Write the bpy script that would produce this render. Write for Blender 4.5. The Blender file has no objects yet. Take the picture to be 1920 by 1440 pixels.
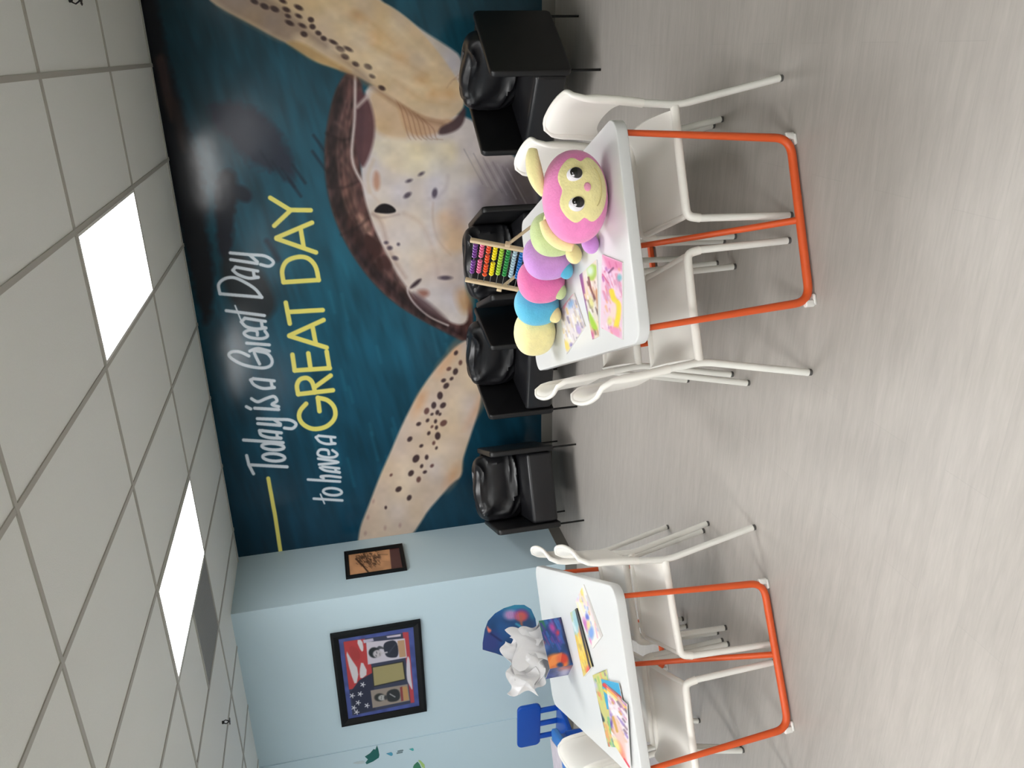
import bpy, math, random
import numpy as np
from mathutils import Vector, Matrix, Quaternion

# ------------------------------------------------------------------ camera, world, exposure
SC = bpy.context.scene
COL = SC.collection
F_PX, YAW, PITCH, ROLL, CAM_H = 1491.74, .4097, .2091, .1040, 1.7865
WALL_Y, CEIL_Z, TILE_X0, TILE_Y0, TX, TY = 6.1602, 2.8074, -.0786, 4.8713, .61, 1.2233
SEG_X, LEFT_Y = -4.0313, 5.379

cy, sy, cp, sp = math.cos(YAW), math.sin(YAW), math.cos(PITCH), math.sin(PITCH)
FWD = np.array([-sy*cp, cy*cp, -sp]); RT = np.array([cy, sy, 0.]); DN = np.cross(FWD, RT)
R2 = math.cos(ROLL)*RT + math.sin(ROLL)*DN
D2 = -math.sin(ROLL)*RT + math.cos(ROLL)*DN
EYE = np.array([0, 0, CAM_H])
cam_d = bpy.data.cameras.new('camera')
cam_d.sensor_fit = 'HORIZONTAL'; cam_d.sensor_width = 36; cam_d.lens = 36*F_PX/1920
cam_d.clip_start = .05
cam = bpy.data.objects.new('camera', cam_d); COL.objects.link(cam); SC.camera = cam
# the phone was held upright and the picture saved on its side
cam.matrix_world = Matrix(((D2[0], R2[0], -FWD[0], EYE[0]), (D2[1], R2[1], -FWD[1], EYE[1]), (D2[2], R2[2], -FWD[2], EYE[2]), (0, 0, 0, 1)))

w = bpy.data.worlds.new('world'); SC.world = w; w.use_nodes = True
w.node_tree.nodes['Background'].inputs[0].default_value = (.75, .82, .9, 1)
w.node_tree.nodes['Background'].inputs[1].default_value = .15
SC.view_settings.view_transform = 'Standard'; SC.view_settings.look = 'None'
SC.view_settings.gamma = 1; SC.view_settings.use_curve_mapping = False
SC.view_settings.exposure = 0.0
LAMP = 17.5            # strength of the ceiling panels

def ray(px, py):
    return FWD*F_PX + R2*((1440-py)-720) + D2*(px-960)
def onz(px, py, z):
    v = ray(px, py); return EYE + v*((z-CAM_H)/v[2])
def onplane(px, py, P, n):
    v = ray(px, py); P = np.array(P, float); n = np.array(n, float); return EYE + v*(((P-EYE)@n)/(v@n))
def to_px(P):
    p = np.asarray(P, float)-EYE; z = p@FWD
    return 960+F_PX*(p@D2)/z, 1440-(720+F_PX*(p@R2)/z)

# ------------------------------------------------------------------ materials
def lin(c):
    c = np.asarray(c, float)/255
    return np.where(c <= .04045, c/12.92, ((c+.055)/1.055)**2.4)
MATS = {}
def mat(name, rgb, rough=.5, metal=0., noise=0., nscale=20., bump=0., bscale=60., coat=0., spec=.5, emit=None, sheen=0.):
    if name in MATS: return MATS[name]
    m = bpy.data.materials.new(name); m.use_nodes = True
    nt = m.node_tree; b = nt.nodes['Principled BSDF']; c = tuple(lin(rgb))
    b.inputs['Base Color'].default_value = (*c, 1); b.inputs['Roughness'].default_value = rough
    b.inputs['Metallic'].default_value = metal; b.inputs['Specular IOR Level'].default_value = spec
    b.inputs['Coat Weight'].default_value = coat; b.inputs['Sheen Weight'].default_value = sheen
    tc = nt.nodes.new('ShaderNodeTexCoord')
    if noise:
        n = nt.nodes.new('ShaderNodeTexNoise'); n.inputs['Scale'].default_value = nscale; n.inputs['Detail'].default_value = 4
        r = nt.nodes.new('ShaderNodeMapRange'); r.inputs[3].default_value = 1-noise; r.inputs[4].default_value = 1+noise
        mx = nt.nodes.new('ShaderNodeVectorMath'); mx.operation = 'SCALE'; mx.inputs[0].default_value = c
        nt.links.new(tc.outputs['Object'], n.inputs['Vector']); nt.links.new(n.outputs['Fac'], r.inputs[0])
        nt.links.new(r.outputs[0], mx.inputs['Scale']); nt.links.new(mx.outputs[0], b.inputs['Base Color'])
    if bump:
        n = nt.nodes.new('ShaderNodeTexNoise'); n.inputs['Scale'].default_value = bscale; n.inputs['Detail'].default_value = 3
        bp = nt.nodes.new('ShaderNodeBump'); bp.inputs['Strength'].default_value = bump; bp.inputs['Distance'].default_value = .01
        nt.links.new(tc.outputs['Object'], n.inputs['Vector']); nt.links.new(n.outputs['Fac'], bp.inputs['Height'])
        nt.links.new(bp.outputs[0], b.inputs['Normal'])
    if emit:
        b.inputs['Emission Color'].default_value = (*emit[0], 1); b.inputs['Emission Strength'].default_value = emit[1]
    MATS[name] = m
    return m
def vmat(name, rough=.5, spec=.5, bump=0., bscale=3.):
    """print on paper or film: colours are the mesh's own colour attribute"""
    if name in MATS: return MATS[name]
    m = bpy.data.materials.new(name); m.use_nodes = True
    nt = m.node_tree; b = nt.nodes['Principled BSDF']; b.inputs['Roughness'].default_value = rough
    b.inputs['Specular IOR Level'].default_value = spec
    a = nt.nodes.new('ShaderNodeVertexColor'); a.layer_name = 'ink'
    nt.links.new(a.outputs['Color'], b.inputs['Base Color'])
    if bump:
        tc = nt.nodes.new('ShaderNodeTexCoord')
        n = nt.nodes.new('ShaderNodeTexNoise'); n.inputs['Scale'].default_value = bscale; n.inputs['Detail'].default_value = 2
        bp = nt.nodes.new('ShaderNodeBump'); bp.inputs['Strength'].default_value = bump; bp.inputs['Distance'].default_value = .02
        nt.links.new(tc.outputs['Object'], n.inputs['Vector']); nt.links.new(n.outputs['Fac'], bp.inputs['Height'])
        nt.links.new(bp.outputs[0], b.inputs['Normal'])
    MATS[name] = m
    return m

# ------------------------------------------------------------------ mesh helpers
class MB:
    def __init__(s): s.v = []; s.f = []
    def add(s, V, Fc, M=None):
        o = len(s.v)
        for p in V:
            p = Vector(p)
            s.v.append(M @ p if M is not None else p)
        s.f += [[i+o for i in f] for f in Fc]
        return s
    def box(s, a, b, M=None, bev=0.):
        (x0, y0, z0), (x1, y1, z1) = a, b
        if bev > 0:
            return s.rslab(x0, x1, y0, y1, z0, z1, min(bev*2, (x1-x0)/2.01, (y1-y0)/2.01), bev, 3, M)
        V = [(x0, y0, z0), (x1, y0, z0), (x1, y1, z0), (x0, y1, z0), (x0, y0, z1), (x1, y0, z1), (x1, y1, z1), (x0, y1, z1)]
        return s.add(V, [(3, 2, 1, 0), (4, 5, 6, 7), (0, 1, 5, 4), (1, 2, 6, 5), (2, 3, 7, 6), (3, 0, 4, 7)], M)
    def rslab(s, x0, x1, y0, y1, z0, z1, r, bev=.004, n=6, M=None):
        """slab with rounded plan corners (radius r) and a rounded edge (bev)"""
        def ring(inset, z):
            out = []; rr = max(r-inset, .0005)
            for cx, cyy, a0 in ((x1-inset-rr, y1-inset-rr, 0), (x0+inset+rr, y1-inset-rr, 90), (x0+inset+rr, y0+inset+rr, 180), (x1-inset-rr, y0+inset+rr, 270)):
                for k in range(n+1):
                    a = math.radians(a0+90*k/n); out.append((cx+rr*math.cos(a), cyy+rr*math.sin(a), z))
            return out
        rings = []
        for k in range(4):
            a = math.pi/2*k/3; rings.append(ring(bev*(1-math.sin(a)), z0+bev*(1-math.cos(a))))
        for k in range(4):
            a = math.pi/2*k/3; rings.append(ring(bev*(1-math.cos(a)), z1-bev*(1-math.sin(a))))
        N = len(rings[0]); V = [p for q in rings for p in q]; Fc = []
        for i in range(len(rings)-1):
            for j in range(N):
                Fc.append((i*N+j, i*N+(j+1) % N, (i+1)*N+(j+1) % N, (i+1)*N+j))
        Fc.append(tuple(reversed(range(N)))); Fc.append(tuple(range((len(rings)-1)*N, len(rings)*N)))
        return s.add(V, Fc, M)
    def tube(s, pts, r, n=12, M=None, flat=None, closed=False):
        P = [Vector(p) for p in pts]; m = len(P)
        R = r if hasattr(r, '__len__') else [r]*m
        T = []
        for i in range(m):
            if closed: t = P[(i+1) % m]-P[i-1]
            else: t = P[min(i+1, m-1)]-P[max(i-1, 0)]
            T.append(t.normalized())
        up = Vector((0, 0, 1)) if abs(T[0].z) < .9 else Vector((1, 0, 0))
        nrm = (up - T[0]*up.dot(T[0])).normalized(); V = []; Fc = []
        for i in range(m):
            if i: nrm = (nrm - T[i]*nrm.dot(T[i])).normalized()
            b = T[i].cross(nrm)
            for k in range(n):
                a = 2*math.pi*k/n
                V.append(P[i]+(nrm*math.cos(a)+b*math.sin(a)*(flat or 1))*R[i])
        for i in range(m-1 if not closed else m):
            for k in range(n):
                j = (i+1) % m
                Fc.append((i*n+k, i*n+(k+1) % n, j*n+(k+1) % n, j*n+k))
        if not closed:
            Fc.append(tuple(reversed(range(n)))); Fc.append(tuple(range((m-1)*n, m*n)))
        return s.add(V, Fc, M)
    def ball(s, c, rad, M=None, nu=24, nv=16, fn=None, sq=1.):
        V = []; Fc = []
        def pw(x): return math.copysign(abs(x)**sq, x)
        for i in range(nv+1):
            th = math.pi*i/nv
            for j in range(nu):
                ph = 2*math.pi*j/nu
                d = Vector((pw(math.sin(th))*pw(math.cos(ph)), pw(math.sin(th))*pw(math.sin(ph)), pw(math.cos(th))))
                k = fn(d) if fn else 1
                V.append(Vector((c[0]+rad[0]*d.x*k, c[1]+rad[1]*d.y*k, c[2]+rad[2]*d.z*k)))
        for i in range(nv):
            for j in range(nu):
                Fc.append((i*nu+j, (i+1)*nu+j, (i+1)*nu+(j+1) % nu, i*nu+(j+1) % nu))
        return s.add(V, Fc, M)
    def sheet(s, G, th, M=None):
        """closed shell from a grid of points G[i][j], thickness th"""
        G = np.array(G, float); ni, nj = G.shape[:2]
        du = np.gradient(G, axis=0); dv = np.gradient(G, axis=1); N = np.cross(du, dv)
        N /= np.linalg.norm(N, axis=2, keepdims=True)+1e-12
        A = G+N*th/2; B = G-N*th/2
        V = [tuple(p) for p in A.reshape(-1, 3)]+[tuple(p) for p in B.reshape(-1, 3)]; o = ni*nj; Fc = []
        for i in range(ni-1):
            for j in range(nj-1):
                a, b, c, d = i*nj+j, (i+1)*nj+j, (i+1)*nj+j+1, i*nj+j+1
                Fc.append((a, b, c, d)); Fc.append((o+d, o+c, o+b, o+a))
        edge = [i*nj for i in range(ni)]+[(ni-1)*nj+j for j in range(1, nj)]+[i*nj+nj-1 for i in range(ni-2, -1, -1)]+[j for j in range(nj-2, 0, -1)]
        for k in range(len(edge)):
            a, b = edge[k], edge[(k+1) % len(edge)]
            Fc.append((b, a, o+a, o+b))
        return s.add(V, Fc, M)
    def prism(s, poly, z0, z1, M=None):
        n = len(poly)
        V = [(x, y, z0) for x, y in poly]+[(x, y, z1) for x, y in poly]
        Fc = [tuple(reversed(range(n))), tuple(range(n, 2*n))]+[(i, (i+1) % n, n+(i+1) % n, n+i) for i in range(n)]
        return s.add(V, Fc, M)
    def obj(s, name, m, parent=None, smooth=True, ang=40):
        me = bpy.data.meshes.new(name); me.from_pydata([tuple(v) for v in s.v], [], s.f); me.update()
        import bmesh
        bm = bmesh.new(); bm.from_mesh(me); bmesh.ops.recalc_face_normals(bm, faces=bm.faces); bm.to_mesh(me); bm.free()
        if smooth:
            me.polygons.foreach_set('use_smooth', [True]*len(me.polygons)); me.set_sharp_from_angle(angle=math.radians(ang))
        me.materials.append(m); o = bpy.data.objects.new(name, me); COL.objects.link(o)
        if parent is not None: o.parent = parent
        return o
def tag(o, label=None, cat=None, group=None, kind=None):
    if label: o['label'] = label
    if cat: o['category'] = cat
    if group: o['group'] = group
    if kind: o['kind'] = kind
    return o
def thing(name, label, cat, loc=(0, 0, 0), rz=0., group=None):
    o = bpy.data.objects.new(name, None); COL.objects.link(o); o.location = loc; o.rotation_euler = (0, 0, rz)
    o.empty_display_size = .1
    return tag(o, label, cat, group)
def copy_tree(o, parent=None):
    c = o.copy(); COL.objects.link(c); c.parent = parent
    for ch in list(o.children): copy_tree(ch, c)
    return c
def struct(name, mb, m, smooth=False):
    return tag(mb.obj(name, m, None, smooth), kind='structure')
def bez(pts, n=6):
    """rounds a polyline: Catmull-Rom through the points"""
    P = [Vector(p) for p in pts]; out = []
    for i in range(len(P)-1):
        p0, p1, p2, p3 = P[max(i-1, 0)], P[i], P[i+1], P[min(i+2, len(P)-1)]
        for k in range(n):
            t = k/n
            out.append(.5*((2*p1)+(p2-p0)*t+(2*p0-5*p1+4*p2-p3)*t*t+(3*p1-p0-3*p2+p3)*t**3))
    out.append(P[-1]); return out
def fillet(pts, r, n=6):
    """polyline with its inner corners rounded by radius r"""
    P = [Vector(p) for p in pts]; out = [P[0]]
    for i in range(1, len(P)-1):
        a = (P[i-1]-P[i]); b = (P[i+1]-P[i]); d = min(r[i-1] if hasattr(r, '__len__') else r, a.length*.49, b.length*.49)
        A = P[i]+a.normalized()*d; B = P[i]+b.normalized()*d
        for k in range(n+1):
            t = k/n; out.append(A*(1-t)**2+P[i]*2*t*(1-t)+B*t*t)
    out.append(P[-1]); return out

# ------------------------------------------------------------------ painting prints
def vnoise(a, b, seed):
    rs = np.random.RandomState(seed); T = rs.rand(64, 64)
    i = np.floor(a).astype(int); j = np.floor(b).astype(int); fa = a-i; fb = b-j
    fa = fa*fa*(3-2*fa); fb = fb*fb*(3-2*fb)
    g = lambda x, y: T[x % 64, y % 64]
    return (g(i, j)*(1-fa)+g(i+1, j)*fa)*(1-fb)+(g(i, j+1)*(1-fa)+g(i+1, j+1)*fa)*fb
def chaikin(p, n=2):
    p = np.array(p, float)
    for _ in range(n):
        q = np.roll(p, -1, 0); p = np.stack([.75*p+.25*q, .25*p+.75*q], 1).reshape(-1, 2)
    return p
class Paint:
    def __init__(s, a, b, base): s.a = a; s.b = b; s.c = np.tile(np.array(base, float), (len(a), 1))
    def mix(s, m, al, col):
        al = al[:, None]; s.c[m] = s.c[m]*(1-al)+np.array(col, float)*al
    def sel(s, p, g):
        p = np.array(p, float); lo = p.min(0)-g; hi = p.max(0)+g
        return np.nonzero((s.a > lo[0]) & (s.a < hi[0]) & (s.b > lo[1]) & (s.b < hi[1]))[0]
    def poly(s, pts, col, soft=2., alpha=1., rnd=2, wob=0.):
        p = chaikin(pts, rnd) if rnd else np.array(pts, float)
        m = s.sel(p, soft*2+wob)
        if not len(m): return
        A = s.a[m]; B = s.b[m]
        if wob:
            A = A+(vnoise(A/9, B/9, 3)-.5)*wob; B = B+(vnoise(A/9, B/9, 5)-.5)*wob
        d = np.full(len(m), 1e9); ins = np.zeros(len(m), bool)
        for k in range(len(p)):
            x0, y0 = p[k-1]; x1, y1 = p[k]; ex, ey = x1-x0, y1-y0; L = ex*ex+ey*ey+1e-9
            t = np.clip(((A-x0)*ex+(B-y0)*ey)/L, 0, 1)
            d = np.minimum(d, (A-x0-t*ex)**2+(B-y0-t*ey)**2)
            c = ((y0 > B) != (y1 > B)) & (A < ex*(B-y0)/(ey if abs(ey) > 1e-9 else 1e-9)+x0); ins ^= c
        d = np.sqrt(d)*np.where(ins, -1, 1)
        s.mix(m, np.clip(.5-d/(2*soft), 0, 1)*alpha, col)
    def line(s, pts, col, w, soft=1., alpha=1.):
        p = np.array(pts, float); m = s.sel(p, w+soft*2)
        if not len(m): return
        A = s.a[m]; B = s.b[m]; d = np.full(len(m), 1e9)
        for k in range(1, len(p)):
            x0, y0 = p[k-1]; x1, y1 = p[k]; ex, ey = x1-x0, y1-y0; L = ex*ex+ey*ey+1e-9
            t = np.clip(((A-x0)*ex+(B-y0)*ey)/L, 0, 1)
            d = np.minimum(d, (A-x0-t*ex)**2+(B-y0-t*ey)**2)
        s.mix(m, np.clip(.5-(np.sqrt(d)-w/2)/(2*soft), 0, 1)*alpha, col)
    def ell(s, x, y, rx, ry, ang, col, soft=1.5, alpha=1.):
        R = max(rx, ry)+2*soft; m = s.sel([(x-R, y-R), (x+R, y+R)], 0)
        if not len(m): return
        c, q = math.cos(math.radians(ang)), math.sin(math.radians(ang))
        A = s.a[m]-x; B = s.b[m]-y; U = (A*c+B*q)/rx; V = (-A*q+B*c)/ry
        d = (np.sqrt(U*U+V*V)-1)*min(rx, ry)
        s.mix(m, np.clip(.5-d/(2*soft), 0, 1)*alpha, col)
    def grain(s, sa, sb, amp, seed, m=None):
        n = vnoise(s.a/sa, s.b/sb, seed)-.5
        if m is not None: n = n*m
        s.c *= (1+amp*n)[:, None]
def painted(name, P3, P2, nu, nv, fn, m, parent=None, base=(200, 200, 200)):
    """a flat print: P3 = its four corners in the room, P2 = the same corners in sketch units"""
    P3 = np.array(P3, float); P2 = np.array(P2, float)
    # homography unit square -> quad, both for room plane (affine/bilinear) and sketch
    u, v = np.meshgrid(np.linspace(0, 1, nu), np.linspace(0, 1, nv), indexing='ij'); u = u.ravel(); v = v.ravel()
    W = P3[0]*((1-u)*(1-v))[:, None]+P3[1]*(u*(1-v))[:, None]+P3[2]*(u*v)[:, None]+P3[3]*((1-u)*v)[:, None]
    S = P2[0]*((1-u)*(1-v))[:, None]+P2[1]*(u*(1-v))[:, None]+P2[2]*(u*v)[:, None]+P2[3]*((1-u)*v)[:, None]
    p = Paint(S[:, 0], S[:, 1], base); fn(p)
    return grid_print(name, W, nu, nv, p.c, m, parent)
def grid_print(name, W, nu, nv, c, m, parent):
    me = bpy.data.meshes.new(name); i = np.arange(nu-1)[:, None]*nv; j = np.arange(nv-1)[None, :]
    a = (i+j).ravel(); fc = np.stack([a, a+nv, a+nv+1, a+1], 1)
    me.vertices.add(nu*nv); me.vertices.foreach_set('co', W.astype(np.float32).ravel())
    me.loops.add(fc.size); me.loops.foreach_set('vertex_index', fc.astype(np.int32).ravel())
    me.polygons.add(len(fc)); me.polygons.foreach_set('loop_start', np.arange(0, fc.size, 4, dtype=np.int32))
    me.update(calc_edges=True); me.validate()
    at = me.color_attributes.new('ink', 'FLOAT_COLOR', 'POINT')
    rgba = np.ones((nu*nv, 4), np.float32); rgba[:, :3] = lin(np.clip(c, 0, 255)); at.data.foreach_set('color', rgba.ravel())
    me.materials.append(m); o = bpy.data.objects.new(name, me); COL.objects.link(o)
    if parent is not None: o.parent = parent
    return o

# ------------------------------------------------------------------ room shell
def floor_mat():
    m = bpy.data.materials.new('grey_plank_vinyl'); m.use_nodes = True; nt = m.node_tree; b = nt.nodes['Principled BSDF']
    N = nt.nodes.new; Lk = nt.links.new
    tc = N('ShaderNodeTexCoord')
    mp = N('ShaderNodeMapping'); mp.inputs['Scale'].default_value = (3.0, 24, 1); Lk(tc.outputs['Object'], mp.inputs[0])
    n1 = N('ShaderNodeTexNoise'); n1.inputs['Scale'].default_value = 1; n1.inputs['Detail'].default_value = 6; n1.inputs['Roughness'].default_value = .62
    Lk(mp.outputs[0], n1.inputs['Vector'])
    mp2 = N('ShaderNodeMapping'); mp2.inputs['Scale'].default_value = (11, 95, 1); Lk(tc.outputs['Object'], mp2.inputs[0])
    n2 = N('ShaderNodeTexNoise'); n2.inputs['Scale'].default_value = 1; n2.inputs['Detail'].default_value = 4; Lk(mp2.outputs[0], n2.inputs['Vector'])
    br = N('ShaderNodeTexBrick'); br.inputs['Scale'].default_value = 1; br.inputs['Brick Width'].default_value = 1.22; br.inputs['Row Height'].default_value = .18
    br.inputs['Mortar Size'].default_value = .0016; br.inputs['Color1'].default_value = (.985, .985, .985, 1); br.inputs['Color2'].default_value = (1.015, 1.015, 1.015, 1)
    br.inputs['Mortar'].default_value = (.94, .94, .94, 1); br.offset = .37; Lk(tc.outputs['Object'], br.inputs['Vector'])
    r1 = N('ShaderNodeValToRGB'); e = r1.color_ramp.elements
    e[0].position = .30; e[0].color = (*lin((165, 159, 153)), 1); e[1].position = .70; e[1].color = (*lin((183, 177, 171)), 1)
    ad = N('ShaderNodeMath'); ad.operation = 'MULTIPLY_ADD'; ad.inputs[1].default_value = .35; Lk(n2.outputs['Fac'], ad.inputs[0])
    mu = N('ShaderNodeMath'); mu.operation = 'MULTIPLY'; mu.inputs[1].default_value = .65; Lk(n1.outputs['Fac'], mu.inputs[0]); Lk(mu.outputs[0], ad.inputs[2])
    Lk(ad.outputs[0], r1.inputs[0])
    mx = N('ShaderNodeMix'); mx.data_type = 'RGBA'; mx.blend_type = 'MULTIPLY'; mx.inputs[0].default_value = 1
    Lk(r1.outputs[0], mx.inputs[6]); Lk(br.outputs[0], mx.inputs[7]); Lk(mx.outputs[2], b.inputs['Base Color'])
    b.inputs['Roughness'].default_value = .42; b.inputs['Specular IOR Level'].default_value = .4
    bp = N('ShaderNodeBump'); bp.inputs['Strength'].default_value = .12; bp.inputs['Distance'].default_value = .004
    Lk(n2.outputs['Fac'], bp.inputs['Height']); Lk(bp.outputs[0], b.inputs['Normal'])
    return m
M_WALL = mat('pale_blue_wall_paint', (197, 219, 229), .55, bump=.05, bscale=220)
M_WALLN = mat('off_white_wall_paint', (205, 208, 205), .6)
M_SAGE = mat('sage_bounce_paint', (150, 158, 132), .6)  # invented colour for the unseen right wall, so its bounce tints the floor green
M_TILE = mat('mineral_ceiling_tile', (233, 236, 232), .9, noise=.02, nscale=90, bump=.12, bscale=160)
M_TEE = mat('ceiling_grid_metal', (180, 178, 170), .5)
M_BASE = mat('grey_rubber_baseboard', (112, 109, 103), .5)
XL, XR, YB = -8.2, 3.2, -3.2
struct('floor', MB().box((XL, YB, -.1), (XR, WALL_Y+.1, 0)), floor_mat())
struct('ceiling', MB().box((XL, YB, CEIL_Z+.005), (XR, WALL_Y+.1, CEIL_Z+.1)), M_TILE)
struct('wall_back', MB().box((SEG_X, WALL_Y, 0), (XR, WALL_Y+.1, CEIL_Z+.012)), M_WALLN)
STEP_X = -5.652
struct('wall_left', MB().box((STEP_X, LEFT_Y, 0), (SEG_X, WALL_Y+.1, CEIL_Z+.012)), M_WALL)
struct('wall_far_left', MB().box((XL, LEFT_Y-.010, 0), (STEP_X, WALL_Y+.1, CEIL_Z+.012)), M_WALL)
struct('wall_right', MB().box((XR, YB, 0), (XR+.1, WALL_Y+.1, CEIL_Z+.012)), M_SAGE)
struct('wall_front', MB().box((XL, YB-.1, 0), (XR, YB, CEIL_Z+.012)), M_WALLN)
struct('wall_side', MB().box((XL-.1, YB, 0), (XL, WALL_Y+.1, CEIL_Z+.012)), M_WALL)
# suspended ceiling grid: tees stand a little below the tiles
g = MB(); t = .0115
xs = [TILE_X0+k*TX for k in range(-13, 6)]; ys = [TILE_Y0+k*TY for k in range(-6, 2)]
for x in xs: g.box((x-t, YB, CEIL_Z), (x+t, WALL_Y, CEIL_Z+.006))
for y in ys: g.box((XL, y-t, CEIL_Z-.0006), (XR, y+t, CEIL_Z+.0054))
g.box((TILE_X0-6*TX, TILE_Y0-.61-t, CEIL_Z), (TILE_X0-5*TX, TILE_Y0-.61+t, CEIL_Z+.006))
struct('trim_1', g, M_TEE)
b = MB(); b.box((SEG_X, WALL_Y-.008, 0), (XR, WALL_Y, .1)); struct('baseboard_back', b, M_BASE)
b = MB(); b.box((SEG_X, LEFT_Y, 0), (SEG_X+.008, WALL_Y-.008, .1)); struct('baseboard_side', b, M_BASE)
b = MB(); b.box((STEP_X, LEFT_Y-.008, 0), (SEG_X+.008, LEFT_Y, .1)); b.box((XL, LEFT_Y-.018, 0), (STEP_X, LEFT_Y-.010, .1)); struct('baseboard_left', b, M_BASE)

# ------------------------------------------------------------------ ceiling lights, vent, sprinklers
M_LIT = mat('lit_diffuser', (250, 252, 250), .5, emit=((1, 1, .995), LAMP))
M_LFR = mat('white_enamel_frame', (225, 225, 220), .4)
def ceiling_light(ix, y1, label, grp):
    x1 = TILE_X0+ix*TX; x0 = x1-TX; y0 = y1-TY
    o = thing('ceiling_light', label, 'ceiling light', ((x0+x1)/2, (y0+y1)/2, CEIL_Z), 0, grp)
    w2, l2 = TX/2-t, TY/2-t; f = MB(); e = .014
    for a, c in (((-w2, -l2), (w2, -l2+e)), ((-w2, l2-e), (w2, l2)), ((-w2, -l2+e), (-w2+e, l2-e)), ((w2-e, -l2+e), (w2, l2-e))):
        f.box((a[0], a[1], -.002), (c[0], c[1], .012))
    f.obj('frame', M_LFR, o, False)
    MB().box((-w2+e, -l2+e, .003), (w2-e, l2-e, .010)).obj('diffuser', M_LIT, o, False)
LG = 'fluorescent ceiling panels'
ceiling_light(-1, TILE_Y0, 'lit ceiling panel above the word GREAT of the mural, larger of the two', LG)
ceiling_light(-4, TILE_Y0, 'lit ceiling panel beside the dark square vent', LG)
ceiling_light(-1, TILE_Y0-3*TY, 'lit ceiling panel near the camera, before the turtle mural', LG)
ceiling_light(-4, TILE_Y0-3*TY, 'lit ceiling panel behind the camera in line with the vent light', LG)
ceiling_light(-7, TILE_Y0-3*TY, 'lit ceiling panel level with the camera, farthest towards the blue wall end', LG)
ceiling_light(-1, TILE_Y0-5*TY, 'added unseen fill panel in the ceiling at the very back of the room behind the camera', LG)  # unseen panel added to brighten the shaded chair seats
ceiling_light(2, TILE_Y0-4*TY, 'added unseen fill panel in the ceiling behind the camera nearest the sage wall', LG)  # added fill out of view, lights the seats from behind and the right
ceiling_light(-4, TILE_Y0-5*TY, 'added unseen fill panel in the ceiling at the back of the room in line with the vent light', LG)  # second added panel in the rear row, more frontal light on the chairs
ceiling_light(-9, TILE_Y0-1*TY, 'added unseen fill panel in the ceiling over the far end of the room past the play furniture', LG)  # extra panel out of view, added for more light on walls and upright surfaces

M_VENT = mat('dark_grey_perforated_vent', (150, 152, 152), .6, noise=.08, nscale=300)
v = thing('ceiling_vent', 'square dark grey return air vent next to the ceiling light', 'ceiling vent', (TILE_X0-5.5*TX, TILE_Y0-.305, CEIL_Z))
q = MB().box((-.29, -.29, .004), (.29, .29, .010)); q.obj('grille', M_VENT, v, False)
q = MB()
for k in range(28): q.box((-.285, -.280+k*.0205, .0015), (.285, -.272+k*.0205, .004))
q.obj('louver', M_VENT, v, False)

M_DARK = mat('dark_bronze_metal', (48, 48, 50), .4, .6)
def sprinkler(loc, label):
    o = thing('sprinkler', label, 'fire sprinkler', loc, 0, 'ceiling sprinklers')
    MB().tube([(0, 0, -.004), (0, 0, .012)], [.03, .034], 20).obj('escutcheon', mat('white_escutcheon', (150, 150, 148), .4), o)
    h = MB().tube([(0, 0, 0), (0, 0, -.018), (0, 0, -.022)], [.011, .011, .006], 12)
    for s_ in (-1, 1): h.tube([(.009*s_, 0, -.018), (.016*s_, 0, -.032), (.004*s_, 0, -.05)], .0035, 8)
    h.tube([(0, 0, -.048), (0, 0, -.056)], .006, 10); h.obj('nozzle', M_DARK, o)
    d = MB()
    for k in range(8):
        a = k*math.pi/4; d.box((-.004, 0, -.058), (.004, .024, -.056), Matrix.Rotation(a, 4, 'Z'))
    d.tube([(0, 0, -.059), (0, 0, -.055)], .014, 14); d.obj('deflector', M_DARK, o)
P = onz(415, 1355, CEIL_Z+.01); sprinkler((P[0], P[1], CEIL_Z+.012), 'small dark sprinkler head on the ceiling over the blue wall')
P = onz(127, 0, CEIL_Z+.01); sprinkler((P[0], P[1], CEIL_Z+.012), 'small dark sprinkler head on the ceiling in front of the turtle mural')

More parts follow.
